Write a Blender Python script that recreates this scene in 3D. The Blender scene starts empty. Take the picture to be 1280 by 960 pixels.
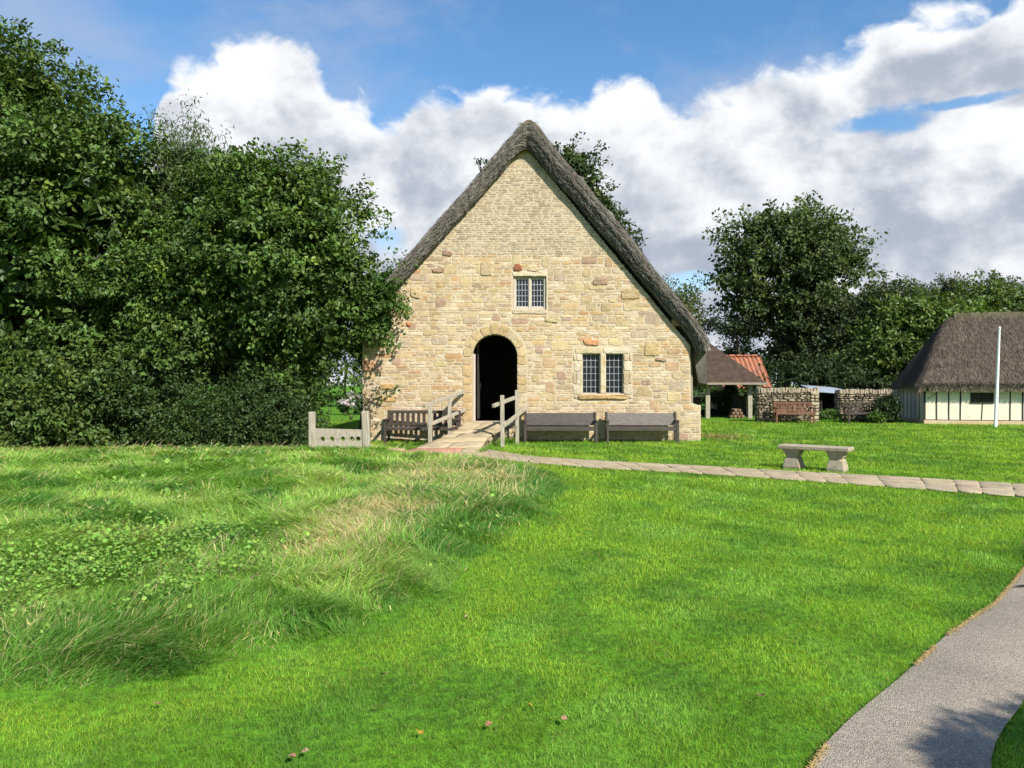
import bpy, bmesh, math, random
import numpy as np
from mathutils import Vector, Matrix, Euler

S = bpy.context.scene
COL = S.collection
R = math.radians
EYE, F = 1.6, 960.0
rng = np.random.default_rng(11)
random.seed(11)
YF = 21.33                       # distance of the gable front


def P(px, py, Y):
    return Vector(((px - 640) / F * Y, Y, EYE - (py - 480) / F * Y))


def G(px, py):
    Y = EYE * F / (py - 480)
    return ((px - 640) / F * Y, Y)


# ------------------------------------------------------------------ noise
_tab = np.random.default_rng(5).random((64, 4096))


def _h(ix, iy, seed):
    return _tab[seed % 64, (ix * 73 + iy * 179 + ((ix * 19 + iy * 7) ** 2) % 1009) % 4096]


def vn2(x, y, seed=0):
    x = np.asarray(x, float); y = np.asarray(y, float)
    ix = np.floor(x).astype(np.int64); iy = np.floor(y).astype(np.int64)
    fx = x - ix; fy = y - iy
    fx = fx * fx * (3 - 2 * fx); fy = fy * fy * (3 - 2 * fy)
    a = _h(ix, iy, seed) * (1 - fx) + _h(ix + 1, iy, seed) * fx
    b = _h(ix, iy + 1, seed) * (1 - fx) + _h(ix + 1, iy + 1, seed) * fx
    return a * (1 - fy) + b * fy


def fbm(x, y, seed=0, o=3):
    s = 0; a = 1; t = 0
    for k in range(o):
        s = s + a * vn2(np.asarray(x) * 2 ** k, np.asarray(y) * 2 ** k, seed + k); t += a; a *= .5
    return s / t


def n3(d, k, seed):
    return (vn2(d[:, 0] * k + 9, d[:, 1] * k + 5, seed) + vn2(d[:, 1] * k + 3, d[:, 2] * k + 8, seed + 1)
            + vn2(d[:, 2] * k + 1, d[:, 0] * k + 2, seed + 2)) / 3


# ------------------------------------------------------------------ object helpers
def tag(o, label=None, cat=None, group=None, kind=None):
    if label: o['label'] = label
    if cat: o['category'] = cat
    if group: o['group'] = group
    if kind: o['kind'] = kind
    return o


def empty(name, loc, rz=0.0):
    o = bpy.data.objects.new(name, None)
    o.empty_display_size = .2
    o.location = loc; o.rotation_euler = (0, 0, rz)
    COL.objects.link(o)
    return o


def link(name, me, mat=None, parent=None):
    o = bpy.data.objects.new(name, me)
    if mat: me.materials.append(mat)
    COL.objects.link(o)
    if parent: o.parent = parent
    return o


def mesh_np(name, V, faces, mat, parent=None, col=None, smooth=False):
    V = np.asarray(V, np.float32)
    if not isinstance(faces, list): faces = [faces]
    faces = [np.asarray(f, np.int32) for f in faces if len(f)]
    me = bpy.data.meshes.new(name)
    me.vertices.add(len(V)); me.vertices.foreach_set('co', V.ravel())
    loops = np.concatenate([f.ravel() for f in faces])
    tot = np.concatenate([np.full(len(f), f.shape[1], np.int32) for f in faces])
    start = np.concatenate([[0], np.cumsum(tot)[:-1]]).astype(np.int32)
    me.loops.add(len(loops)); me.loops.foreach_set('vertex_index', loops)
    me.polygons.add(len(tot)); me.polygons.foreach_set('loop_start', start)
    me.polygons.foreach_set('use_smooth', np.full(len(tot), smooth))
    me.update(calc_edges=True)
    if col is not None:
        a = me.color_attributes.new('col', 'FLOAT_COLOR', 'POINT')
        c = np.ones((len(V), 4), np.float32); c[:, :3] = col
        a.data.foreach_set('color', c.ravel())
    return link(name, me, mat, parent)


def bm_obj(name, bm, mat, parent=None, smooth=False):
    bmesh.ops.recalc_face_normals(bm, faces=bm.faces)
    me = bpy.data.meshes.new(name); bm.to_mesh(me); bm.free()
    if smooth:
        for p in me.polygons: p.use_smooth = True
    return link(name, me, mat, parent)


def box(bm, c, s, rot=(0, 0, 0), bev=.006, jit=0.0, taper=None):
    """bevelled box centred on c"""
    t = bmesh.new()
    bmesh.ops.create_cube(t, size=1)
    for v in t.verts:
        k = 1.0
        if taper and v.co.z > 0: k = taper
        v.co = Vector((v.co.x * s[0] * k, v.co.y * s[1] * k, v.co.z * s[2]))
        if jit: v.co += Vector([random.uniform(-jit, jit) for _ in range(3)])
    if bev: bmesh.ops.bevel(t, geom=list(t.edges), offset=bev, segments=1, affect='EDGES')
    M = Matrix.Translation(c) @ (rot if isinstance(rot, Matrix) else Euler(rot).to_matrix().to_4x4())
    bmesh.ops.transform(t, matrix=M, verts=t.verts)
    me = bpy.data.meshes.new('tmp'); t.to_mesh(me); t.free()
    bm.from_mesh(me); bpy.data.meshes.remove(me)


def beam(bm, a, b, w, d, bev=.005, jit=0.0):
    a, b = Vector(a), Vector(b)
    v = b - a
    box(bm, (a + b) / 2, (w, d, v.length), v.to_track_quat('Z', 'Y').to_matrix().to_4x4(), bev, jit)


def part_box(name, mat, parent, *boxes):
    bm = bmesh.new()
    for b in boxes:
        if b[0] == 'beam': beam(bm, *b[1:])
        else: box(bm, *b)
    return bm_obj(name, bm, mat, parent)


def poly_extrude(loops, y0, y1):
    """loops of (x,z) points, first outer then holes, solid between the planes y0 and y1"""
    bm = bmesh.new(); es = []
    for lp in loops:
        vs = [bm.verts.new((x, y0, z)) for x, z in lp]
        es += [bm.edges.new((vs[i], vs[(i + 1) % len(vs)])) for i in range(len(vs))]
    bmesh.ops.triangle_fill(bm, use_beauty=True, use_dissolve=False, edges=es)
    r = bmesh.ops.extrude_face_region(bm, geom=list(bm.faces))
    for v in r['geom']:
        if isinstance(v, bmesh.types.BMVert): v.co.y = y1
    return bm


def tube(acc, pts, radii, seg=9, col=(.1, .08, .06)):
    pts = [Vector(p) for p in pts]; n = len(pts); base = acc.n; V = []
    for i, p in enumerate(pts):
        t = (pts[min(i + 1, n - 1)] - pts[max(i - 1, 0)]).normalized()
        a = t.cross(Vector((0.3, 1, .1))).normalized(); b = t.cross(a)
        for k in range(seg):
            th = 2 * math.pi * k / seg
            rr = radii[i] * (1 + .12 * math.sin(3 * th + i))
            V.append(p + (a * math.cos(th) + b * math.sin(th)) * rr)
    Q = []
    for i in range(n - 1):
        for k in range(seg):
            k2 = (k + 1) % seg
            Q.append((i * seg + k, i * seg + k2, (i + 1) * seg + k2, (i + 1) * seg + k))
    acc.add(V, Q, None, col)


class Acc:
    def __init__(s): s.V = []; s.Q = []; s.T = []; s.C = []; s.n = 0

    def add(s, V, Q, T=None, col=(1, 1, 1)):
        V = np.asarray([tuple(v) for v in V] if not isinstance(V, np.ndarray) else V, float)
        s.V.append(V)
        if Q is not None and len(Q): s.Q.append(np.asarray(Q, int) + s.n)
        if T is not None and len(T): s.T.append(np.asarray(T, int) + s.n)
        c = np.asarray(col, float)
        s.C.append(np.tile(c, (len(V), 1)) if c.ndim == 1 else c)
        s.n += len(V)

    def build(s, name, mat, parent=None, smooth=False):
        f = []
        if s.Q: f.append(np.concatenate(s.Q))
        if s.T: f.append(np.concatenate(s.T))
        return mesh_np(name, np.concatenate(s.V), f, mat, parent, np.concatenate(s.C), smooth)


# ------------------------------------------------------------------ materials
def new_mat(name):
    m = bpy.data.materials.new(name); m.use_nodes = True
    nt = m.node_tree; nt.nodes.clear()
    return m, nt, nt.nodes, nt.links


def N(ns, t, **k):
    n = ns.new(t)
    for a, b in k.items():
        if a.startswith('i_'):
            n.inputs[a[2:].replace('_', ' ')].default_value = b
        else: setattr(n, a, b)
    return n


def mat_surface(name, c1=None, c2=None, scale=3.0, rough=.85, bump=.3, bscale=30., stretch=(1, 1, 1), attr=False,
                detail=6, spec=.3, c3=None, c3t=.62, c3s=1.2, bdist=.02, metal=0):
    m, nt, ns, L = new_mat(name)
    out = N(ns, 'ShaderNodeOutputMaterial'); bs = N(ns, 'ShaderNodeBsdfPrincipled')
    bs.inputs['Roughness'].default_value = rough
    bs.inputs['Specular IOR Level'].default_value = spec
    bs.inputs['Metallic'].default_value = metal
    L.new(bs.outputs[0], out.inputs[0])
    tc = N(ns, 'ShaderNodeTexCoord'); mp = N(ns, 'ShaderNodeMapping'); mp.inputs['Scale'].default_value = stretch
    L.new(tc.outputs['Object'], mp.inputs[0])
    no = N(ns, 'ShaderNodeTexNoise'); no.inputs['Scale'].default_value = scale; no.inputs['Detail'].default_value = detail
    no.inputs['Roughness'].default_value = .65
    L.new(mp.outputs[0], no.inputs['Vector'])
    cr = N(ns, 'ShaderNodeMapRange'); cr.inputs[1].default_value = .3; cr.inputs[2].default_value = .7
    L.new(no.outputs[0], cr.inputs[0])
    mx = N(ns, 'ShaderNodeMix', data_type='RGBA')
    if attr:
        at = N(ns, 'ShaderNodeAttribute', attribute_name='col')
        mul = N(ns, 'ShaderNodeMix', data_type='RGBA', blend_type='MULTIPLY'); mul.inputs[0].default_value = 1
        mx.inputs[6].default_value = (*(c1 or (.72, .72, .72)), 1); mx.inputs[7].default_value = (*(c2 or (1.15, 1.12, 1.05)), 1)
        L.new(cr.outputs[0], mx.inputs[0])
        L.new(at.outputs[0], mul.inputs[6]); L.new(mx.outputs[2], mul.inputs[7]); last = mul.outputs[2]
    else:
        mx.inputs[6].default_value = (*c1, 1); mx.inputs[7].default_value = (*c2, 1)
        L.new(cr.outputs[0], mx.inputs[0]); last = mx.outputs[2]
    if attr and name == 'rubble_stone':
        n5 = N(ns, 'ShaderNodeTexNoise'); n5.inputs['Scale'].default_value = .9; n5.inputs['Detail'].default_value = 7; n5.inputs['Roughness'].default_value = .65
        L.new(tc.outputs['Object'], n5.inputs['Vector'])
        r5 = N(ns, 'ShaderNodeMapRange'); r5.inputs[1].default_value = .35; r5.inputs[2].default_value = .65; L.new(n5.outputs[0], r5.inputs[0])
        m5 = N(ns, 'ShaderNodeMix', data_type='RGBA'); m5.inputs[6].default_value = (.80, .77, .74, 1); m5.inputs[7].default_value = (1.06, 1.05, 1.04, 1); L.new(r5.outputs[0], m5.inputs[0])
        m6 = N(ns, 'ShaderNodeMix', data_type='RGBA', blend_type='MULTIPLY'); m6.inputs[0].default_value = 1; L.new(last, m6.inputs[6]); L.new(m5.outputs[2], m6.inputs[7]); last = m6.outputs[2]
    if c3:
        n2 = N(ns, 'ShaderNodeTexNoise'); n2.inputs['Scale'].default_value = c3s; n2.inputs['Detail'].default_value = 8
        n2.inputs['Roughness'].default_value = .7
        L.new(tc.outputs['Object'], n2.inputs['Vector'])
        r2 = N(ns, 'ShaderNodeMapRange'); r2.inputs[1].default_value = c3t; r2.inputs[2].default_value = c3t + .08
        L.new(n2.outputs[0], r2.inputs[0])
        m2 = N(ns, 'ShaderNodeMix', data_type='RGBA'); L.new(r2.outputs[0], m2.inputs[0])
        L.new(last, m2.inputs[6]); m2.inputs[7].default_value = (*c3, 1); last = m2.outputs[2]
    L.new(last, bs.inputs['Base Color'])
    if bump:
        n3_ = N(ns, 'ShaderNodeTexNoise'); n3_.inputs['Scale'].default_value = bscale; n3_.inputs['Detail'].default_value = 5
        L.new(mp.outputs[0], n3_.inputs['Vector'])
        bu = N(ns, 'ShaderNodeBump'); bu.inputs['Strength'].default_value = bump; bu.inputs['Distance'].default_value = bdist
        L.new(n3_.outputs[0], bu.inputs['Height']); L.new(bu.outputs[0], bs.inputs['Normal'])
    return m


def mat_leaf(name, trans=.35, rough=.5, spec=.35):
    m, nt, ns, L = new_mat(name)
    out = N(ns, 'ShaderNodeOutputMaterial'); bs = N(ns, 'ShaderNodeBsdfPrincipled')
    bs.inputs['Roughness'].default_value = rough; bs.inputs['Specular IOR Level'].default_value = spec
    at = N(ns, 'ShaderNodeAttribute', attribute_name='col')
    tr = N(ns, 'ShaderNodeBsdfTranslucent')
    mul = N(ns, 'ShaderNodeMix', data_type='RGBA', blend_type='MULTIPLY'); mul.inputs[0].default_value = 1
    mul.inputs[7].default_value = (1.25, 1.2, .5, 1)
    L.new(at.outputs[0], bs.inputs['Base Color']); L.new(at.outputs[0], mul.inputs[6]); L.new(mul.outputs[2], tr.inputs[0])
    ms = N(ns, 'ShaderNodeMixShader'); ms.inputs[0].default_value = trans
    L.new(bs.outputs[0], ms.inputs[1]); L.new(tr.outputs[0], ms.inputs[2]); L.new(ms.outputs[0], out.inputs[0])
    return m


M = {}
M['stone'] = mat_surface('rubble_stone', attr=True, scale=9, bump=.45, bscale=28, rough=.92, spec=.15, c1=(.74, .72, .70), c2=(1.12, 1.1, 1.08))
M['mortar'] = mat_surface('lime_mortar', (.44, .36, .245), (.54, .45, .32), scale=6, bump=.6, bscale=40, rough=.95, spec=.1)
M['dressed'] = mat_surface('dressed_stone', (.44, .37, .24), (.56, .50, .36), scale=4, bump=.3, bscale=30, rough=.9, c3=(.42, .29, .13), c3t=.56, c3s=2.5)
M['sill'] = mat_surface('sill_stone', (.42, .27, .12), (.50, .36, .19), scale=5, bump=.3, bscale=30, rough=.9)
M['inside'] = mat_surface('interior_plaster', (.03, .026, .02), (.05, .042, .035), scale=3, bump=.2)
M['thatch'] = mat_surface('weathered_thatch', attr=True, scale=5, bump=.9, bscale=60, stretch=(1, 1, .25), rough=1, spec=.05, c1=(.6, .6, .6), c2=(1.2, 1.2, 1.2), bdist=.03)
M['oak'] = mat_surface('weathered_oak', (.20, .165, .12), (.33, .28, .215), scale=5, bump=.5, bscale=40, stretch=(6, 6, .8), rough=.85)
M['oak_pale'] = mat_surface('silvered_oak', (.22, .195, .145), (.46, .405, .31), scale=5, bump=.5, bscale=40, stretch=(6, 6, .8), rough=.85, c3=(.22, .20, .13), c3t=.6, c3s=3)
M['teak_dark'] = mat_surface('dark_bench_wood', (.035, .026, .020), (.085, .062, .048), scale=6, bump=.4, bscale=40, stretch=(1, 1, 5), rough=.6)
M['teak_mid'] = mat_surface('brown_bench_wood', (.036, .027, .022), (.075, .057, .044), scale=6, bump=.4, bscale=40, stretch=(1, 4, 5), rough=.45, spec=.5)
M['teak_grey'] = mat_surface('grey_bench_wood', (.10, .08, .068), (.17, .14, .118), scale=6, bump=.4, bscale=40, stretch=(1, 4, 5), rough=.5, spec=.5)
M['teak_red'] = mat_surface('reddish_bench_wood', (.12, .052, .030), (.20, .09, .052), scale=6, bump=.4, bscale=40, stretch=(1, 1, 5), rough=.6)
M['lead'] = mat_surface('lead_cames', (.30, .31, .33), (.42, .43, .45), scale=6, bump=.1, rough=.5, spec=.5)
M['frame'] = mat_surface('window_oak', (.40, .345, .28), (.52, .46, .38), scale=6, bump=.3, stretch=(5, 5, 1), rough=.8)
M['white'] = mat_surface('white_paint', (.74, .74, .72), (.82, .82, .80), scale=6, bump=.05, rough=.5)
M['render'] = mat_surface('cream_limewash', (.66, .60, .46), (.78, .71, .56), scale=2.5, bump=.3, bscale=20, rough=.95, c3=(.58, .52, .38), c3t=.6, c3s=2)
M['plinth'] = mat_surface('plinth_stone', (.45, .33, .18), (.58, .46, .28), scale=4, bump=.5, rough=.95)
M['tile'] = mat_surface('clay_pantile', (.26, .095, .050), (.40, .16, .085), scale=5, bump=.4, bscale=20, rough=.85, c3=(.17, .10, .07), c3t=.52, c3s=3)
M['brick'] = mat_surface('brick_wall', (.25, .12, .08), (.36, .2, .13), scale=5, bump=.4, rough=.9)
M['sheet'] = mat_surface('grey_felt_roof', (.22, .26, .31), (.32, .37, .43), scale=3, bump=.2, rough=.7)
M['darkwood'] = mat_surface('tarred_boards', (.022, .018, .015), (.05, .04, .032), scale=5, bump=.4, stretch=(4, 4, 1), rough=.8)
M['bench_stone'] = mat_surface('bench_stone', (.27, .22, .155), (.40, .335, .235), scale=5, bump=.5, bscale=35, rough=.95, c3=(.20, .19, .12), c3t=.58, c3s=4)
M['flag'] = mat_surface('sandstone_flags', attr=True, scale=3, bump=.6, bscale=30, rough=.9, spec=.2, c1=(.66, .66, .64), c2=(1.14, 1.12, 1.08))
M['bark'] = mat_surface('bark', attr=True, scale=6, bump=.8, bscale=18, stretch=(4, 4, 1), rough=.95, bdist=.04)
M['bed'] = mat_surface('sandy_joints', (.33, .265, .18), (.42, .34, .235), scale=9, bump=.4)
M['soil'] = mat_surface('soil_under_flags', (.10, .085, .05), (.16, .13, .08), scale=5, bump=.5)
M['leaf'] = mat_leaf('tree_leaf', .26, .5, .35)
M['leaf_dull'] = mat_leaf('tree_leaf_matt', .30, .6, .25)
M['grass'] = mat_leaf('grass_blade', .45, .55, .25)
M['fallen'] = mat_surface('dead_leaf', attr=True, scale=20, bump=.3, rough=.7)
m, nt, ns, L = new_mat('dark_leaded_glass')
o_ = N(ns, 'ShaderNodeOutputMaterial'); b_ = N(ns, 'ShaderNodeBsdfPrincipled')
b_.inputs['Base Color'].default_value = (.012, .014, .018, 1); b_.inputs['Roughness'].default_value = .12
b_.inputs['Specular IOR Level'].default_value = .45
tc = N(ns, 'ShaderNodeTexCoord'); no = N(ns, 'ShaderNodeTexNoise'); no.inputs['Scale'].default_value = 9
bu = N(ns, 'ShaderNodeBump'); bu.inputs['Strength'].default_value = .25; bu.inputs['Distance'].default_value = .01
L.new(tc.outputs['Object'], no.inputs['Vector']); L.new(no.outputs[0], bu.inputs['Height']); L.new(bu.outputs[0], b_.inputs['Normal'])
L.new(b_.outputs[0], o_.inputs[0]); M['glass'] = m

# ground: lawn turf
m, nt, ns, L = new_mat('turf'); M['turf'] = m
o_ = N(ns, 'ShaderNodeOutputMaterial'); b_ = N(ns, 'ShaderNodeBsdfPrincipled'); b_.inputs['Roughness'].default_value = .95
b_.inputs['Specular IOR Level'].default_value = .1
tc = N(ns, 'ShaderNodeTexCoord')
n1 = N(ns, 'ShaderNodeTexNoise'); n1.inputs['Scale'].default_value = .55; n1.inputs['Detail'].default_value = 6
n2 = N(ns, 'ShaderNodeTexNoise'); n2.inputs['Scale'].default_value = 14; n2.inputs['Detail'].default_value = 6
mx = N(ns, 'ShaderNodeMix', data_type='RGBA'); mx.inputs[6].default_value = (.055, .145, .010, 1); mx.inputs[7].default_value = (.115, .260, .016, 1)
my = N(ns, 'ShaderNodeMix', data_type='RGBA'); my.inputs[0].default_value = .45
r1 = N(ns, 'ShaderNodeMapRange'); r1.inputs[1].default_value = .35; r1.inputs[2].default_value = .65
r2 = N(ns, 'ShaderNodeMapRange'); r2.inputs[1].default_value = .4; r2.inputs[2].default_value = .6
mz = N(ns, 'ShaderNodeMix', data_type='RGBA'); mz.inputs[6].default_value = (.030, .070, .008, 1); mz.inputs[7].default_value = (.12, .30, .022, 1)
for n_ in (n1, n2): L.new(tc.outputs['Object'], n_.inputs['Vector'])
L.new(n1.outputs[0], r1.inputs[0]); L.new(r1.outputs[0], mx.inputs[0]); L.new(n2.outputs[0], r2.inputs[0]); L.new(r2.outputs[0], mz.inputs[0])
L.new(mx.outputs[2], my.inputs[6]); L.new(mz.outputs[2], my.inputs[7]); L.new(my.outputs[2], b_.inputs['Base Color'])
bu = N(ns, 'ShaderNodeBump'); bu.inputs['Strength'].default_value = .8; bu.inputs['Distance'].default_value = .04
L.new(n2.outputs[0], bu.inputs['Height']); L.new(bu.outputs[0], b_.inputs['Normal']); L.new(b_.outputs[0], o_.inputs[0])

# driveway: fine chippings bound in tar
m, nt, ns, L = new_mat('chipped_tarmac'); M['tarmac'] = m
o_ = N(ns, 'ShaderNodeOutputMaterial'); b_ = N(ns, 'ShaderNodeBsdfPrincipled'); b_.inputs['Roughness'].default_value = .9
b_.inputs['Specular IOR Level'].default_value = .2
tc = N(ns, 'ShaderNodeTexCoord'); vo = N(ns, 'ShaderNodeTexVoronoi'); vo.inputs['Scale'].default_value = 150
cr = N(ns, 'ShaderNodeValToRGB'); e = cr.color_ramp.elements
e[0].position = 0; e[0].color = (.19, .158, .122, 1); e[1].position = 1; e[1].color = (.41, .345, .265, 1)
q = cr.color_ramp.elements.new(.45); q.color = (.28, .234, .183, 1)
hs = N(ns, 'ShaderNodeSeparateColor'); n1 = N(ns, 'ShaderNodeTexNoise'); n1.inputs['Scale'].default_value = 1.3; n1.inputs['Detail'].default_value = 5
r1 = N(ns, 'ShaderNodeMapRange'); r1.inputs[1].default_value = .3; r1.inputs[2].default_value = .7; r1.inputs[3].default_value = .86; r1.inputs[4].default_value = 1.16
ml = N(ns, 'ShaderNodeMix', data_type='RGBA', blend_type='MULTIPLY'); ml.inputs[0].default_value = 1
bu = N(ns, 'ShaderNodeBump'); bu.inputs['Strength'].default_value = .9; bu.inputs['Distance'].default_value = .006
L.new(tc.outputs['Object'], vo.inputs['Vector']); L.new(tc.outputs['Object'], n1.inputs['Vector'])
L.new(vo.outputs['Color'], hs.inputs[0]); L.new(hs.outputs[0], cr.inputs[0]); L.new(n1.outputs[0], r1.inputs[0])
L.new(cr.outputs[0], ml.inputs[6]); L.new(r1.outputs[0], ml.inputs[7]); L.new(ml.outputs[2], b_.inputs['Base Color'])
L.new(vo.outputs['Distance'], bu.inputs['Height']); bu.invert = True
L.new(bu.outputs[0], b_.inputs['Normal']); L.new(b_.outputs[0], o_.inputs[0])


# ------------------------------------------------------------------ ground plan
def inpoly(x, y, poly):
    x = np.asarray(x); y = np.asarray(y); r = np.zeros(x.shape, bool)
    n = len(poly); j = n - 1
    for i in range(n):
        xi, yi = poly[i]; xj, yj = poly[j]
        with np.errstate(divide='ignore', invalid='ignore'):
            c = ((yi > y) != (yj > y)) & (x < (xj - xi) * (y - yi) / (yj - yi + 1e-12) + xi)
        r ^= c; j = i
    return r


ROUGH = [(-12, 4.0), (-3.3, 3.95), G(60, 868), G(150, 862), G(235, 848), G(300, 822), G(380, 812), G(440, 792), G(500, 762), G(565, 738), G(588, 705),
         G(640, 672), G(690, 645), G(712, 612), G(700, 592), G(620, 578), G(520, 570), (-2.6, 19.0), (-4.3, 20.2), (-12, 22), (-30, 22), (-30, 4)]
# stone path centre (px,py) and half width in metres
PATH_UP = [G(498, 562.5), G(600, 561.5), G(660, 571.5), G(745, 577.5), G(860, 583), G(960, 589), G(1080, 595.5), G(1180, 601), G(1280, 607), G(1400, 614)]
PATH_LO = [G(505, 572), G(600, 573), G(660, 580), G(745, 586.5), G(860, 592.5), G(960, 599.5), G(1080, 608), G(1180, 615.5), G(1280, 623), G(1400, 634)]
PATH = PATH_UP + PATH_LO[::-1]
DRIVE_L = [(.75, 2.2), (1.0, 2.8), G(1015, 960), G(1030, 938), G(1050, 915), G(1085, 885), G(1118, 858), G(1140, 838), G(1180, 800), G(1212, 778), G(1240, 760), G(1262, 735), G(1280, 712),
           (5.1, 7.6), (6.4, 9.4), (8.5, 11.6), (12, 14)]
DRIVE_R = [(1.45, 2.2), (1.75, 2.75), G(1238, 960), G(1246, 930), G(1262, 905), G(1280, 884), (3.2, 4.6), (4.4, 5.8), (5.6, 7.0), (7.2, 8.8), (9.2, 11.0), (12.6, 13.4)]
DRIVE = DRIVE_L + DRIVE_R[::-1]
RAMP = [(-2.50, 17.5), (-.80, 17.9), (-.62, 19.3), (.02, YF), (-1.32, YF), (-1.55, 20.2)]


def polydist(x, y, line):
    """distance to a polyline"""
    d = np.full(np.shape(x), 1e9)
    for (ax, ay), (bx, by) in zip(line[:-1], line[1:]):
        ux, uy = bx - ax, by - ay; l2 = ux * ux + uy * uy
        t = np.clip(((x - ax) * ux + (y - ay) * uy) / l2, 0, 1)
        d = np.minimum(d, np.hypot(x - ax - t * ux, y - ay - t * uy))
    return d


def rough_w(x, y):
    ins = inpoly(x, y, ROUGH)
    d = polydist(x, y, ROUGH + [ROUGH[0]])
    return np.where(ins, np.clip(d / .7, 0, 1), 0)


def gz(x, y):
    x = np.asarray(x, float); y = np.asarray(y, float)
    w = rough_w(x, y)
    z = .10 * w * (0.5 + fbm(x * .7, y * .7, 3)) * np.clip((20 - y) / 4, 0, 1)
    z = z + .02 * (fbm(x * .35, y * .35, 9) - .5)
    # bank of turf beside the ramp
    return z


# ground sheet: fine near, coarse far
xs = np.unique(np.round(np.concatenate([-np.geomspace(14, 700, 22), np.arange(-14, 26.01, .25), np.geomspace(26, 700, 22)]), 3))
ys = np.unique(np.round(np.concatenate([-np.geomspace(4, 300, 14), np.arange(-4, 26.01, .25), np.geomspace(26, 900, 30)]), 3))
gx, gy = np.meshgrid(xs, ys); nx, ny = len(xs), len(ys)
V = np.stack([gx.ravel(), gy.ravel(), gz(gx.ravel(), gy.ravel())], 1)
idx = np.arange(nx * ny).reshape(ny, nx)
Q = np.stack([idx[:-1, :-1].ravel(), idx[:-1, 1:].ravel(), idx[1:, 1:].ravel(), idx[1:, :-1].ravel()], 1)
tag(mesh_np('ground', V, Q, M['turf'], smooth=True), kind='structure')


def strip_mesh(name, Lp, Rp, mat, z, nacross=8):
    """sheet between two polylines"""
    def rs(line, n):
        line = np.array(line); d = np.concatenate([[0], np.cumsum(np.hypot(*np.diff(line, axis=0).T))])
        t = np.linspace(0, d[-1], n); return np.stack([np.interp(t, d, line[:, 0]), np.interp(t, d, line[:, 1])], 1)
    n = 70
    a, b = rs(Lp, n), rs(Rp, n); V = []
    for k in range(nacross + 1):
        p = a + (b - a) * k / nacross
        V.append(np.column_stack([p, np.maximum(gz(p[:, 0], p[:, 1]), -.005) + z + .012 * math.sin(math.pi * k / nacross)]))
    V = np.concatenate(V); i = np.arange((nacross + 1) * n).reshape(nacross + 1, n)
    Q = np.stack([i[:-1, :-1].ravel(), i[:-1, 1:].ravel(), i[1:, 1:].ravel(), i[1:, :-1].ravel()], 1)
    return tag(mesh_np(name, V, Q, mat, smooth=True), kind='structure')


strip_mesh('driveway', DRIVE_L, DRIVE_R, M['tarmac'], .022)

bm = bmesh.new(); vv = [bm.verts.new((X_, Y_, .0385)) for X_, Y_ in ((3.86, 5.93), (5.1, 5.98), (5.2, 6.03), (3.97, 5.98))]; bm.faces.new(vv)
tag(bm_obj('driveway_joint', bm, M['darkwood']), kind='structure')


# ------------------------------------------------------------------ stones
def stone(acc, poly, fr, prot, color, jit=.008, step=.07):
    """one stone: poly in wall coordinates (u,v); fr = (origin, u axis, v axis, outward normal)"""
    pts = []
    n = len(poly)
    for i in range(n):
        a = np.array(poly[i], float); b = np.array(poly[(i + 1) % n], float)
        k = max(1, int(np.hypot(*(b - a)) / step))
        for j in range(k): pts.append(a + (b - a) * j / k)
    pts = np.array(pts); c = pts.mean(0)
    sm = (pts * 4 + np.roll(pts, 1, 0) + np.roll(pts, -1, 0)) / 6
    pts = sm + rng.uniform(-jit, jit, pts.shape)
    ext = np.maximum(np.ptp(pts, axis=0) / 2, .02)
    m = len(pts); V = []
    for inset, dep in ((0, -.012), (.003, prot * .7), (.009, prot * 1.0)):
        s = 1 - np.minimum(inset / ext, .5)
        q = c + (pts - c) * s
        dz = dep + (rng.uniform(-.22, .22, m) * prot if dep > 0 else 0) * np.ones(m)
        V.append(np.column_stack([q, dz]))
    q = c + (pts - c) * .55
    V.append(np.column_stack([q, prot * rng.uniform(.95, 1.35, m)]))
    V.append(np.array([[c[0], c[1], prot * rng.uniform(1.0, 1.4)]]))
    V = np.concatenate(V)
    O, U, W, Nn = [np.array(t, float) for t in fr]
    X = O + V[:, :1] * U + V[:, 1:2] * W + V[:, 2:3] * Nn
    k = np.arange(m); k2 = (k + 1) % m
    Q = np.concatenate([np.stack([k + r * m, k2 + r * m, k2 + (r + 1) * m, k + (r + 1) * m], 1) for r in range(3)])
    T = np.stack([k + 3 * m, k2 + 3 * m, np.full(m, 4 * m)], 1)
    cc = np.tile(np.asarray(color, float), (len(X), 1)) * rng.uniform(.94, 1.06, (len(X), 1))
    acc.add(X, Q, T, cc)


def rect(u0, v0, u1, v1, j=.0):
    r = lambda: random.uniform(-j, j)
    return [(u0 + r(), v0 + r()), (u1 + r(), v0 + r()), (u1 + r(), v1 + r()), (u0 + r(), v1 + r())]


PAL = [((.50, .405, .245), 7), ((.56, .475, .32), 8), ((.54, .445, .275), 7), ((.50, .38, .20), 3.5), ((.47, .31, .165), 1.0), ((.40, .325, .22), 2.2), ((.60, .53, .38), 5), ((.44, .35, .26), 1.4)]
_pc = [p[0] for p in PAL]; _pw = [p[1] for p in PAL]


def pcol(): return np.array(random.choices(_pc, _pw)[0]) * random.uniform(.86, 1.08) * (1.0, .955, .955)


def pcol_up():
    return np.array(random.choice([(.44, .37, .26), (.48, .405, .285), (.40, .335, .235), (.50, .43, .31), (.45, .36, .23)])) * random.uniform(.85, 1.08)


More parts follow.
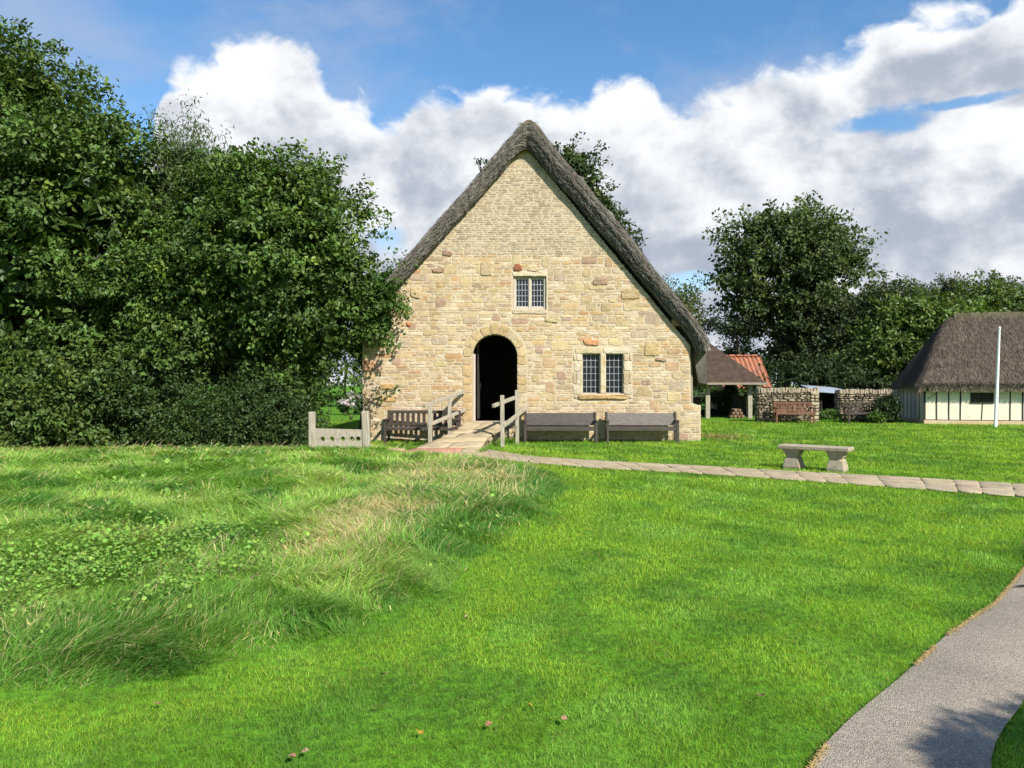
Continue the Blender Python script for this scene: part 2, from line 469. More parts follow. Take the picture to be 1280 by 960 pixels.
def course_wall(acc, fr, v0, v1, hfun, spans, palette, wr=(1.5, 5.0), gap=.007, prot=(.006, .020), big=0, split=.28, cjit=.006):
    """coursed rubble; spans(v_low, v_high) gives the free intervals of a course"""
    rows = []; v = v0
    while v < v1:
        h = hfun(v); rows.append((v, min(v + h, v1))); v += h
    blocks = []
    for _ in range(big):
        i = random.randrange(0, len(rows) - 3); k = random.choice((2, 2, 3, 3))
        a, b = rows[i][0], rows[min(i + k - 1, len(rows) - 1)][1]
        if b - a < .12 or b - a > .30: continue
        sp = spans(a, b)
        if not sp: continue
        s = random.choice(sp); w = random.uniform(.22, .5)
        if s[1] - s[0] < w + .3: continue
        u = random.uniform(s[0] + .1, s[1] - w - .1)
        if any(not (u + w + .05 < q[0] or u > q[1] + .05 or b <= q[2] + .01 or a >= q[3] - .01) for q in blocks): continue
        blocks.append((u, u + w, a, b))
        c = np.array(random.choice([(.50, .41, .25), (.46, .36, .21), (.47, .33, .20), (.44, .36, .26), (.52, .42, .24), (.40, .28, .20)])) * random.uniform(.9, 1.08)
        stone(acc, rect(u + gap / 2, a + gap / 2, u + w - gap / 2, b - gap / 2, .02), fr, random.uniform(.008, .014), c)
    for a, b in rows:
        for s0, s1 in spans(a, b):
            cuts = sorted([(q[0], q[1]) for q in blocks if not (b <= q[2] + .005 or a >= q[3] - .005)])
            segs = []; cur = s0
            for c0, c1 in cuts:
                if c0 > cur: segs.append((cur, min(c0, s1)))
                cur = max(cur, c1)
            if cur < s1: segs.append((cur, s1))
            for p0, p1 in segs:
                u = p0
                while u < p1 - .03:
                    h = b - a; w = h * random.uniform(*wr)
                    if p1 - (u + w) < .09: w = p1 - u
                    g = gap / 2
                    if h > .095 and w > .2 and random.random() < split:
                        mid = a + h * random.uniform(.4, .6)
                        stone(acc, rect(u + g, a + g, u + w - g, mid - g * .7, .006), fr, random.uniform(*prot), palette(), cjit)
                        if w > .34 and random.random() < .6:
                            mu = u + w * random.uniform(.35, .65)
                            stone(acc, rect(u + g, mid + g * .7, mu - g, b - g, .006), fr, random.uniform(*prot), palette(), cjit)
                            stone(acc, rect(mu + g, mid + g * .7, u + w - g, b - g, .006), fr, random.uniform(*prot), palette(), cjit)
                        else:
                            stone(acc, rect(u + g, mid + g * .7, u + w - g, b - g, .006), fr, random.uniform(*prot), palette(), cjit)
                    else:
                        stone(acc, rect(u + g, a + g, u + w - g, b - g, .008), fr, random.uniform(*prot), palette(), cjit)
                    u += w


# ------------------------------------------------------------------ the manor house
AX, AZ = .33, 8.22                 # wall apex
SL, SR = 1.047, 1.205              # slopes of the gable
XL, XR = -4.15, 4.95
DX, DR, DSP, DSILL = (618.5 - 640) / 45, .625, 2.36, .555
UW = ((641.5 - 640) / 45, (683 - 640) / 45, EYE + (480 - 387) / 45, EYE + (480 - 345.5) / 45)
LWZ = (EYE - 12 / 45, EYE + 38 / 45)
LWA = ((728 - 640) / 45, (750.5 - 640) / 45); LWB = ((757 - 640) / 45, (779.5 - 640) / 45)
house = empty('thatched_stone_house', (AX, YF, 0))
tag(house, 'large thatched stone house with pointed gable and dark arched doorway at the path end', 'house')
HO = Vector((AX, YF, 0))


def loc(o):                          # geometry was made in world coordinates: shift it under its thing
    if o.parent is not None:
        base = Vector((0, 0, 0)); q = o.parent
        M_ = Matrix.Identity(4)
        while q is not None:
            M_ = (Matrix.Translation(q.location) @ q.rotation_euler.to_matrix().to_4x4()) @ M_; q = q.parent
        o.data.transform(M_.inverted())
    return o


arch = [(DX + DR * math.cos(t), DSP + DR * math.sin(t)) for t in np.linspace(0, math.pi, 21)]
door_loop = [(DX + DR, DSILL)] + arch + [(DX - DR, DSILL)]
outline = [(XL, -.3), (5.24, -.3), (5.24, 1.0), (XR + .02, 1.08), (XR, AZ - SR * (XR - AX)), (AX, AZ), (XL, AZ - SL * (AX - XL))]


def rl(x0, x1, z0, z1): return [(x0, z0), (x1, z0), (x1, z1), (x0, z1)]


bm = poly_extrude([outline, door_loop, rl(UW[0], UW[1], UW[2], UW[3]), rl(*LWA, *LWZ), rl(*LWB, *LWZ)], YF, YF + .45)
wall = loc(bm_obj('front_wall', bm, M['mortar'], house))
BACKY = 33.5
bm = bmesh.new()
box(bm, (XR - .17, (YF + .45 + BACKY) / 2, 1.2), (.34, BACKY - YF - .45, 3.0), bev=0)
loc(bm_obj('side_wall', bm, M['mortar'], house)); bm = bmesh.new()
box(bm, (XL + .2, (YF + .45 + BACKY) / 2, 1.6), (.4, BACKY - YF - .45, 3.8), bev=0)
loc(bm_obj('side_wall', bm, M['mortar'], house))
bm = poly_extrude([[(XL, -.3), (XR, -.3), (XR, AZ - SR * (XR - AX)), (AX, AZ), (XL, AZ - SL * (AX - XL))]], BACKY, BACKY + .4)
loc(bm_obj('rear_wall', bm, M['mortar'], house))
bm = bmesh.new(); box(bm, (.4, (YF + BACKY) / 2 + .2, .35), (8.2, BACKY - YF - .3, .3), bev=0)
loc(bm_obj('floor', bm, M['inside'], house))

acc = Acc()
FR = ((0, YF, 0), (1, 0, 0), (0, 0, 1), (0, -1, 0))


def sub_iv(iv, a, b):
    r = []
    for s0, s1 in iv:
        if b <= s0 or a >= s1: r.append((s0, s1)); continue
        if a > s0: r.append((s0, a))
        if b < s1: r.append((b, s1))
    return r


JL = DR + .27


def fspans(a, b):
    m_ = b
    xl = max(XL + .0, AX - (AZ - m_) / SL - .06); xr = min(XR if a > 1.0 else XR + .28 * (1 if a < .9 else .3), AX + (AZ - m_) / SR + .06)
    if xr - xl < .12: return []
    iv = [(xl, xr)]
    # arch and jambs
    if a < DSP: iv = sub_iv(iv, DX - JL, DX + JL)
    elif a < DSP + JL:
        w = math.sqrt(max(0, JL * JL - (a - DSP) ** 2)); iv = sub_iv(iv, DX - w, DX + w)
    if b > UW[2] - .13 and a < UW[3] + .14: iv = sub_iv(iv, UW[0] - .03, UW[1] + .03)
    if b > LWZ[0] - .19 and a < LWZ[1] + .17: iv = sub_iv(iv, LWA[0] - .26, LWB[1] + .24)
    return [s for s in iv if s[1] - s[0] > .03]


def fh(v):
    if v < 5.2: return random.choice((random.uniform(.06, .09), random.uniform(.08, .125)))
    return random.uniform(.05, .08)


course_wall(acc, FR, 0, 5.2, fh, fspans, pcol, big=170, gap=.004, prot=(.003, .011))
course_wall(acc, FR, 5.2, AZ - .1, fh, fspans, pcol_up, gap=.004, prot=(.003, .009), wr=(1.8, 5.5))
# jambs, voussoirs
yel = lambda: np.array(random.choice([(.52, .41, .235), (.54, .43, .25), (.50, .38, .20), (.52, .43, .29)])) * random.uniform(.90, 1.03)
v = 0.0
while v < DSP - .05:
    h = min(random.uniform(.2, .36), DSP - v)
    stone(acc, rect(DX - JL - random.choice((0, 0, .0)), v + .005, DX - DR - .004, v + h - .005, .004), FR, .016, yel() * (1, .93, .88))
    stone(acc, rect(DX + DR + .004, v + .005, DX + JL, v + h - .005, .004), FR, .016, yel())
    v += h
NV = 9
for i in range(NV):
    t0, t1 = math.pi * i / NV + .008, math.pi * (i + 1) / NV - .008
    ro = JL + random.uniform(-.02, .02)
    pl = [(DX + DR * math.cos(t), DSP + DR * math.sin(t)) for t in np.linspace(t0, t1, 4)] + \
         [(DX + ro * math.cos(t), DSP + ro * math.sin(t)) for t in np.linspace(t1, t0, 4)]
    stone(acc, pl, FR, .018, yel())
# dressings of the lower window: pale jambs, lintel, orange sill
pale = lambda: np.array((.58, .51, .38)) * random.uniform(.95, 1.05)
z0, z1 = LWZ
for (a, b, ex) in ((z0 - .03, z0 + .25, .1), (z0 + .25, z0 + .62, 0), (z0 + .62, z0 + .9, .08), (z0 + .9, z1, 0)):
    stone(acc, rect(LWA[0] - .16 - ex, a + .004, LWA[0] - .003, b - .004, .003), FR, .018, pale())
    stone(acc, rect(LWB[1] + .003, a + .004, LWB[1] + .14 + ex * .9, b - .004, .003), FR, .018, pale() * ((.93, .86, .75) if ex == 0 else 1))
    if not ex:
        stone(acc, rect(LWA[0] - .26, a + .004, LWA[0] - .165, b - .004, .005), FR, .018, pcol())
        stone(acc, rect(LWB[1] + .145, a + .004, LWB[1] + .235, b - .004, .005), FR, .018, pcol())
stone(acc, rect(LWA[0] - .2, z1 + .004, (LWA[1] + LWB[0]) / 2 - .005, z1 + .165, .004), FR, .016, np.array((.55, .47, .30)))
stone(acc, rect((LWA[1] + LWB[0]) / 2 + .005, z1 + .004, LWB[1] + .2, z1 + .165, .004), FR, .016, np.array((.60, .54, .40)))
stone(acc, rect(LWA[0] - .13, z0 - .155, LWB[1] + .12, z0 - .035, .002), FR, .05, np.array((.50, .34, .165)), .002)
stone(acc, rect(LWA[0] - .25, z0 - .155, LWA[0] - .14, z0 - .035, .004), FR, .02, np.array((.55, .42, .27)), .002)
stone(acc, rect(LWB[1] + .13, z0 - .155, LWB[1] + .24, z0 - .035, .004), FR, .02, np.array((.55, .42, .27)), .002)
# stones over the upper window, one rust red
stone(acc, rect(UW[0] - .02, UW[3] + .005, UW[1] + .02, UW[3] + .13, .004), FR, .018, np.array((.60, .52, .37)))
stone(acc, rect(UW[0] - .03, UW[2] - .12, UW[1] + .03, UW[2] - .006, .003), FR, .022, np.array((.52, .44, .31)))
stone(acc, [(x * .9 + UW[0] + .13, z * .9 + UW[3] + .15) for x, z in ((-.15, 0), (.15, 0), (.13, .14), (.07, .24), (-.07, .24), (-.13, .13))], FR, .040, (.30, .115, .065))
stone(acc, [(x + UW[0] + .56, z + UW[3] + .14) for x, z in ((-.18, 0), (.18, 0), (.13, .13), (0, .19), (-.13, .13))], FR, .036, (.50, .41, .26))
for (px, py, w, h, c) in ((548, 338, .34, .15, (.36, .25, .17)), (499 + 60, 316, .28, .16, (.34, .22, .16)), (506, 387, .3, .26, (.42, .32, .15)), (461, 457, .36, .28, (.42, .25, .14)),
                          (511, 405, .17, .12, (.46, .19, .11)), (739, 428, .42, .17, (.52, .27, .14)), (845, 404, .26, .2, (.38, .22, .13)), (788, 368, .5, .26, (.42, .33, .19)),
                          (826, 449, .32, .1, (.34, .24, .16)), (750, 353, .42, .14, (.36, .26, .17)), (608, 336, .3, .34, (.45, .36, .22)), (520, 366, .3, .3, (.50, .40, .24)),
                          (484, 484, .38, .16, (.50, .34, .15)), (486, 499, .4, .12, (.52, .35, .15)), (690, 398, .36, .2, (.52, .43, .26)), (815, 437, .4, .3, (.50, .38, .2))):
    q = P(px, py, YF); a = (random.uniform(-.03, .03))
    stone(acc, rect(q.x - w / 2, q.z - h / 2, q.x + w / 2, q.z + h / 2, .03), FR, .034, c)
loc(acc.build('wall_stones', M['stone'], wall))
# quoins on the right corner and side stones
acc = Acc(); FS = ((5.24, YF + .0, 0), (0, 1, 0), (0, 0, 1), (1, 0, 0))
course_wall(acc, FS, 0, 1.02, lambda v: .17, lambda a, b: [(0.01, .44)], pcol)
FS2 = ((XR, YF, 0), (0, 1, 0), (0, 0, 1), (1, 0, 0))
course_wall(acc, FS2, 1.06, 2.5, lambda v: .15, lambda a, b: [(0.01, 5.5)], pcol)
FS3 = ((XR, YF + .45, 0), (0, 1, 0), (0, 0, 1), (1, 0, 0))
course_wall(acc, FS3, 0, 1.05, lambda v: .15, lambda a, b: [(0.01, 5.0)], pcol)
loc(acc.build('corner_stones', M['stone'], wall, smooth=True)); acc = Acc()
FS4 = ((XL, YF, 0), (0, -1, 0), (0, 0, 1), (-1, 0, 0))
course_wall(acc, FS4, 0, 3.4, lambda v: .13, lambda a, b: [(-4.5, -.01)], pcol)
loc(acc.build('corner_stones', M['stone'], wall, smooth=True))
# oak corner posts of the side wall under the eaves
bm = bmesh.new()
for y in (YF + .62, YF + 3.2, YF + 6.2):
    beam(bm, (XR + .14, y, -.1), (XR + .10, y, 2.25), .18, .16, jit=.01)
beam(bm, (XR + .12, YF + .5, 2.28), (XR + .12, BACKY, 2.28), .16, .14)
loc(bm_obj('side_timber', bm, M['oak'], house))


# windows
def leaded(parent, x0, x1, z0, z1, y, nx_, nz_, t=.011):
    w = empty('window', ((x0 + x1) / 2 - AX, y - YF, z0)); w.parent = parent
    wx, h = x1 - x0, z1 - z0
    part_box('pane', M['glass'], w, ((0, .012, h / 2), (wx - .01, .006, h - .01), (0, 0, 0), 0))
    bm = bmesh.new()
    for i in range(1, nx_): box(bm, (-wx / 2 + wx * i / nx_, 0, h / 2), (t, .012, h), bev=0)
    for i in range(1, nz_): box(bm, (0, -.003, h * i / nz_), (wx, .012, t), bev=0)
    for s in (-1, 1):
        box(bm, (s * (wx / 2 - .012), -.004, h / 2), (.03, .03, h), bev=.003)
        box(bm, (0, -.006, h / 2 + s * (h / 2 - .012)), (wx - .05, .03, .03), bev=.003)
    bm_obj('lead_grid', bm, M['lead'], w)
    return w


def window_obj(x0, x1, z0, z1, y, nx_, nz_, t=.011):
    wx, h = x1 - x0, z1 - z0
    cx = (x0 + x1) / 2
    bm = bmesh.new()
    for s in (-1, 1):
        box(bm, (cx + s * (wx / 2 - .010), y + .004, z0 + h / 2), (.022, .03, h - .002), bev=.003)
        box(bm, (cx, y + .004, z0 + h / 2 + s * (h / 2 - .010)), (wx - .05, .03, .022), bev=.003)
    w = loc(bm_obj('window', bm, M['frame'], house))
    bm = bmesh.new(); box(bm, (cx, y + .02, z0 + h / 2), (wx - .03, .006, h - .03), bev=0)
    g = bm_obj('pane', bm, M['glass'], w); loc(g)
    bm = bmesh.new()
    for i in range(1, nx_): box(bm, (cx - wx / 2 + wx * i / nx_, y + .008, z0 + h / 2), (t, .012, h - .04), bev=0)
    for i in range(1, nz_): box(bm, (cx, y + .003, z0 + h * i / nz_), (wx - .04, .012, t), bev=0)
    loc(bm_obj('lead_grid', bm, M['lead'], w))
    return w


mid = (UW[0] + UW[1]) / 2
yw = YF + .10
bm = bmesh.new()
for x in (UW[0] + .035, mid, UW[1] - .035): box(bm, (x, yw, (UW[2] + UW[3]) / 2), (.07, .09, UW[3] - UW[2] - .004), bev=.008)
for x0, x1 in ((UW[0] + .072, mid - .037), (mid + .037, UW[1] - .072)):
    box(bm, ((x0 + x1) / 2, yw - .002, UW[2] + .04), (x1 - x0, .09, .075), bev=.004)
    box(bm, ((x0 + x1) / 2, yw + .02, UW[3] - .03), (x1 - x0, .05, .055), bev=.004)
loc(bm_obj('window_frame', bm, M['frame'], house))
window_obj(UW[0] + .072, mid - .037, UW[2] + .08, UW[3] - .06, yw + .0, 4, 5, .013)
window_obj(mid + .037, UW[1] - .072, UW[2] + .08, UW[3] - .06, yw + .0, 4, 5, .013)
window_obj(LWA[0] + .002, LWA[1] - .002, LWZ[0] + .002, LWZ[1] - .002, YF + .12, 4, 6, .011)
window_obj(LWB[0] + .002, LWB[1] - .002, LWZ[0] + .002, LWZ[1] - .002, YF + .12, 4, 6, .011)
loc(part_box('mullion', M['dressed'], house, (((LWA[1] + LWB[0]) / 2, YF + .06, (z0 + z1) / 2), (LWB[0] - LWA[1] + .012, .16, z1 - z0 - .01), (0, 0, 0), .02)))
# doorway: pale oak post inside the left jamb, open door leaf folded back
loc(part_box('door_frame', M['frame'], house, ((DX - DR + .05, YF + .2, 1.5), (.055, .08, 1.88)), ((DX - DR + .012, YF + .17, 1.5), (.022, .06, 1.86))))
dl = loc(part_box('door', M['darkwood'], house, ((DX - DR + .13, YF + 1.05, 1.75), (.05, 1.1, 2.3))))
loc(part_box('handle', M['lead'], dl, ((DX - DR + .17, YF + 1.45, 1.55), (.03, .03, .16))))


# ------------------------------------------------------------------ thatch
def resample(pts, n):
    pts = np.array(pts, float); d = np.concatenate([[0], np.cumsum(np.hypot(*np.diff(pts, axis=0).T))])
    t = np.linspace(0, d[-1], n); return np.stack([np.interp(t, d, pts[:, 0]), np.interp(t, d, pts[:, 1])], 1)


def smooth_line(p, k=3):
    p = np.array(p)
    for _ in range(k): p[1:-1] = (p[:-2] + 2 * p[1:-1] + p[2:]) / 4
    return p


kx = lambda px, Y=21.12: (px - 640) / F * Y
kz = lambda py, Y=21.12: EYE + (480 - py) / F * Y
outer = [(440, 398), (470, 362), (503, 328), (548, 276), (584, 236), (612, 202), (641, 169), (655, 154), (660, 151), (667, 155), (691, 183), (720, 217), (752, 255), (785, 293), (817, 337), (847, 372), (868, 398), (882, 418), (889, 438)]
inner = [(456, 410), (482, 374), (502, 352), (519, 335), (569, 279), (612, 231), (650, 188), (657, 184), (664, 187), (691, 221), (720, 251), (745, 281), (781, 322), (799, 345), (819, 367), (838, 390), (862, 418), (868, 428), (872, 442)]
NI = 110
O1 = smooth_line(resample([(kx(a), kz(b)) for a, b in outer], NI), 2)
I1 = smooth_line(resample([(kx(a), kz(b)) for a, b in inner], NI), 2)
outer2 = outer + [(892, 460), (893, 484)]
inner2 = inner[:-1] + [(872, 450), (880, 482)]
O2 = smooth_line(resample([(kx(a), kz(b)) for a, b in outer2], NI), 2)
I2 = smooth_line(resample([(kx(a, YF), kz(b, YF)) for a, b in inner2], NI), 2)
acc = Acc()
stat = [21.12, 21.18, 21.3, 21.45, 21.62] + list(np.arange(21.8, 34.6, .4))
TH = []
for y in stat:
    w = min(1, max(0, (y - 21.62) / .2))
    TH.append((O1 * (1 - w) + O2 * w, I1 * (1 - w) + I2 * w))


def thatch_disp(V, amp=.04, seed=1):
    n = n3(V, 2.2, seed) - .5; n2_ = n3(V, 7.0, seed + 5) - .5; n4 = n3(V, 16., seed + 9) - .5
    V = V.copy(); V[:, 0] += amp * (n + n2_ * .8 + n4 * .6) * 1.2
    V[:, 2] += amp * (n3(V, 2.5, seed + 11) - .5 + n3(V, 8., seed + 13) - .5) * 1.6
    V[:, 1] += amp * (n3(V, 5., seed + 17) - .5) * 1.5
    return V


def tcol(V, base, seed=2):
    k = (n3(V, 1.3, seed) - .5) * 1.1 + (n3(V, 9., seed + 4) - .5) * .9 + 1
    return np.asarray(base)[None, :] * k[:, None]


TC = (.150, .135, .112)


def grid_add(acc, V, a, b, base, amp=.04, seed=1):
    i = np.arange(a * b).reshape(a, b)
    Q = np.stack([i[:-1, :-1].ravel(), i[:-1, 1:].ravel(), i[1:, 1:].ravel(), i[1:, :-1].ravel()], 1)
    V = thatch_disp(V, amp, seed); acc.add(V, Q, None, tcol(V, base))


grid_add(acc, np.concatenate([np.column_stack([o[:, 0], np.full(NI, y), o[:, 1]]) for (o, i), y in zip(TH, stat)]), len(stat), NI, TC)
grid_add(acc, np.concatenate([np.column_stack([i[:, 0], np.full(NI, y), i[:, 1]]) for (o, i), y in zip(TH, stat)]), len(stat), NI, TC)
for s, y0 in ((0, stat[0]), (-1, stat[-1])):
    o, i = TH[s]; V = []
    for j in range(17):
        t = j / 16; bulge = -.05 * math.sin(math.pi * t) - .035 * abs(math.sin(math.pi * 3.2 * t)) if s == 0 else 0
        yy = y0 + bulge + (.26 * max(0, t - .40) if s == 0 else 0)
        p = o * (1 - t) + i * t; V.append(np.column_stack([p[:, 0], np.full(NI, yy), p[:, 1]]))
    grid_add(acc, np.concatenate(V), 17, NI, TC, .085, 1)
# eave closing strips
for k in (0, NI - 1):
    V = np.array([[TH[s][q][k, 0], stat[s], TH[s][q][k, 1]] for q in (0, 1) for s in range(len(stat))])
    grid_add(acc, V, 2, len(stat), TC)


def straws(acc, Pn, D, Nn, ln, wd, base, var=.5, dj=.10):
    """thin straws: start points, directions, surface normals"""
    n = len(Pn); S_ = np.cross(D, Nn); S_ /= np.linalg.norm(S_, axis=1, keepdims=True) + 1e-9
    L_ = ln * rng.uniform(.5, 1.3, (n, 1)); W_ = wd * rng.uniform(.6, 1.4, (n, 1))
    Dj = D + rng.normal(0, dj, (n, 3)); lift = rng.uniform(.0, .035, (n, 1))
    a = Pn + Nn * lift * .3; b = Pn + Dj * L_ + Nn * lift
    V = np.stack([a - S_ * W_, a + S_ * W_, b + S_ * W_ * .5, b - S_ * W_ * .5], 1).reshape(-1, 3)
    Q = np.arange(4 * n).reshape(n, 4)
    c = np.asarray(base)[None, :] * (1 + rng.uniform(-var, var, (n, 1))) * rng.uniform(.93, 1.07, (n, 3))
    acc.add(V, Q, None, np.repeat(c, 4, 0))


# straws on the verge face, running down the slope
n = 16000
k = rng.uniform(1, NI - 3, n); ki = k.astype(int); f = (k - ki)[:, None]; t = rng.uniform(0, 1, (n, 1))
o = O1[ki] * (1 - f) + O1[ki + 1] * f; i = I1[ki] * (1 - f) + I1[ki + 1] * f
p = o * (1 - t) + i * t
d = O1[ki + 1] - O1[ki]; d /= np.linalg.norm(d, axis=1, keepdims=True)
d = np.where((p[:, :1] < .42), -d, d)                 # down both slopes
y = stat[0] - .02 - .05 * np.sin(np.pi * t) - .035 * np.abs(np.sin(np.pi * 3.2 * t)) + .26 * np.maximum(0, t - .40)
Pn = np.column_stack([p[:, 0], y[:, 0] - .005, p[:, 1]])
D = np.column_stack([d[:, 0], rng.normal(-.05, .08, n), d[:, 1]])
straws(acc, Pn, D, np.tile([0., -1., 0.], (n, 1)), .16, .006, (.180, .160, .132), .55)
# straws on the outer surface near the front edge and over the right slope
n = 16000
k = rng.uniform(1, NI - 3, n); ki = k.astype(int); f = (k - ki)[:, None]
p = O1[ki] * (1 - f) + O1[ki + 1] * f; d = O1[ki + 1] - O1[ki]; d /= np.linalg.norm(d, axis=1, keepdims=True)
sg = np.where(p[:, 0] < .42, -1., 1.)[:, None]
nr = np.column_stack([-d[:, 1], np.zeros(n), d[:, 0]]); nr *= np.sign(nr[:, 2:3]) + 1e-6
Pn = np.column_stack([p[:, 0], 21.12 + rng.random(n) ** 2 * 2.5, p[:, 1]])
straws(acc, Pn, np.column_stack([d[:, 0], np.zeros(n), d[:, 1]]) * sg, nr, .22, .007, (.165, .148, .122), .5)
roof = loc(acc.build('roof', M['thatch'], house))
# ridge cap
acc = Acc()
rc = smooth_line(resample([(kx(a), kz(b)) for a, b in ((634, 181), (645, 165), (655, 151.5), (661, 148.5), (668, 152), (678, 164), (688, 179))], 14), 1)
st2 = [21.07, 21.15, 21.3] + list(np.arange(21.8, 34.6, .5))
V = np.concatenate([np.column_stack([rc[:, 0], np.full(14, y), rc[:, 1]]) for y in st2]); grid_add(acc, V, len(st2), 14, (.20, .17, .12), .03)
rc2 = rc.copy(); rc2[:, 1] -= .10
V = np.concatenate([np.column_stack([q[:, 0], np.full(14, 21.074), q[:, 1]]) for q in (rc, rc2)]); grid_add(acc, V, 2, 14, (.17, .14, .10), .02)
loc(acc.build('ridge_cap', M['thatch'], roof))

# ------------------------------------------------------------------ flagged path and ramp
FC = [(.40, .325, .205), (.42, .34, .22), (.39, .315, .205), (.405, .32, .215), (.40, .33, .225), (.375, .305, .20)]
acc = Acc()
A_, B_ = np.array(PATH_UP), np.array(PATH_LO)


def along(line, s):
    d = np.concatenate([[0], np.cumsum(np.hypot(*np.diff(line, axis=0).T))]); return np.array([np.interp(s * d[-1], d, line[:, 0]), np.interp(s * d[-1], d, line[:, 1])])


strip_mesh('path_bed', PATH_UP, PATH_LO, M['bed'], .005, 4)
GF = ((0, 0, .028), (1, 0, 0), (0, 1, 0), (0, 0, 1))
s = .06
tot = np.hypot(*np.diff(A_, axis=0).T).sum()
while s < 1:
    ds = random.uniform(.35, .7) / tot; e = min(1, s + ds)
    a0, a1, b0, b1 = along(A_, s), along(A_, e), along(B_, s), along(B_, e)
    if random.random() < .6:
        c0, c1 = a0 + (b0 - a0) * random.uniform(.4, .6), None
        c1 = a1 + (b1 - a1) * random.uniform(.4, .6)
        stone(acc, [b0, b1, c1, c0], GF, .006, np.array(random.choice(FC)) * random.uniform(.93, 1.05), .012, .12)
        stone(acc, [c0, c1, a1, a0], GF, .006, np.array(random.choice(FC)) * random.uniform(.93, 1.05), .012, .12)
    else:
        stone(acc, [b0, b1, a1, a0], GF, .006, np.array(random.choice(FC)) * random.uniform(.93, 1.05), .012, .12)
    s = e + .002 / tot
o_ = acc.build('stone_path', M['flag'], smooth=True); tag(o_, kind='structure')


# ramp: stone faced wedge rising to the door sill, flagged on top
def ramp_z(y): return float(np.interp(y, [17.4, 18.2, 21.35], [.02, .07, .545]))


bm = bmesh.new(); rows = []
RL = [(-2.62, 17.62), (-2.2, 18.4), (-1.78, 19.4), (-1.45, 20.4), (-1.34, 21.34)]
RR = [(-.72, 17.72), (-.72, 18.4), (-.60, 19.4), (-.28, 20.4), (.14, 21.34)]
for (a, b) in zip(RL, RR):
    zz = ramp_z(a[1]) - .03
    rows.append([bm.verts.new((a[0], a[1], -.1)), bm.verts.new((a[0], a[1], zz)), bm.verts.new((b[0], b[1], zz)), bm.verts.new((b[0], b[1], -.1))])
for r0, r1 in zip(rows[:-1], rows[1:]):
    for k in range(3): bm.faces.new((r0[k], r0[k + 1], r1[k + 1], r1[k]))
bm.faces.new(rows[0]); bm.faces.new(rows[-1][::-1])
ramp = bm_obj('entrance_ramp', bm, M['soil'])
tag(ramp, 'flagged stone ramp rising from the path to the arched doorway', 'ramp')
acc = Acc(); RLa, RRa = np.array(RL), np.array(RR); s = 0
while s < .99:
    e = min(1, s + random.uniform(.10, .17)); nn = random.choice((1, 2, 2, 3))
    cuts = [0] + sorted(random.uniform(.25, .75) for _ in range(nn - 1)) + [1]
    a0, a1, b0, b1 = along(RLa, s), along(RLa, e), along(RRa, s), along(RRa, e)
    for c0, c1 in zip(cuts[:-1], cuts[1:]):
        if c1 - c0 < .15: continue
        q = [a0 + (b0 - a0) * c0, a0 + (b0 - a0) * c1, a1 + (b1 - a1) * c1, a1 + (b1 - a1) * c0]
        c = np.array(random.choice(FC[:3] + [(.45, .36, .22)])) * random.uniform(.93, 1.07)
        if s < .12 and c0 == 0: c = np.array((.42, .22, .15))
        cen = sum(q) / 4; y0 = cen[1]; sl = (ramp_z(y0 + .2) - ramp_z(y0 - .2)) / .4
        q = [(w[0] * .985 + cen[0] * .015, w[1] * .985 + cen[1] * .015) for w in q]
        fr = ((0, 0, ramp_z(y0) - sl * y0 - .012), (1, 0, 0), (0, 1, sl), (0, 0, 1))
        stone(acc, q, fr, .026, c, .01, .12)
    s = e
o_ = acc.build('paving_slab', M['flag'], ramp, smooth=True)
o_['kind'] = 'stuff'
for side, sgn in ((RR, 1), (RL, -1)):
    acc = Acc()
    for (a, b) in zip(side[1:-1], side[2:]):
        for lv in (0, 1, 2):
            hh = .13; zt = min(ramp_z(a[1]), ramp_z(b[1])) - .04
            d = Vector((b[0] - a[0], b[1] - a[1], 0)); ln = d.length; d.normalize()
            u = 0
            if lv * hh > zt: continue
            while u < ln:
                w = random.uniform(.18, .4)
                stone(acc, rect(u + .005, lv * hh, min(u + w, ln) - .005, min((lv + 1) * hh - .01, zt + .03), .01), ((a[0], a[1], 0), tuple(d), (0, 0, 1), (d.y * sgn, -d.x * sgn, 0)), .03, pcol() * .85)
                u += w
    acc.build('ramp_side', M['stone'], ramp, smooth=True)


# ------------------------------------------------------------------ handrails
def rail_thing(label, posts, rails, base):
    t = empty('ramp_handrail', base); tag(t, label, 'handrail', 'handrails of the ramp')
    for (px, y0, z0_, z1_) in posts:
        loc(part_box('post', M['oak_pale'], t, ('beam', (px, y0, z0_), (px + random.uniform(-.01, .01), y0, z1_), .10, .10, .008, .004)))
    for a, b in rails:
        loc(part_box('rail', M['oak_pale'], t, ('beam', a, b, .075, .085, .006, .004)))
    return t


pr = lambda px, py, Y: tuple(P(px, py, Y))
rail_thing('weathered wooden handrail on the left side of the ramp, in front of the slatted bench',
           [(P(537.5, 0, 19.55).x, 19.55, -.05, kz(506, 19.55)), (P(562, 0, 20.5).x, 20.5, -.05, kz(497, 20.5))],
           [(pr(530, 507.5, 19.35), pr(580, 489.5, 21.28)), (pr(535, 531.5, 19.5), pr(581, 512.5, 21.28))], (P(550, 0, 20).x, 20.0, 0))
rail_thing('pale wooden handrail with two square posts on the right side of the ramp',
           [(P(628, 0, 19.4).x, 19.4, -.05, kz(494, 19.4)), (P(646.5, 0, 20.4).x, 20.4, -.05, kz(487.5, 20.4))],
           [(pr(616.5, 507.5, 19.1), pr(650, 494.5, 20.75)), (pr(629, 532.5, 19.35), pr(660, 508.5, 21.25))], (P(636, 0, 20).x, 20.0, 0))


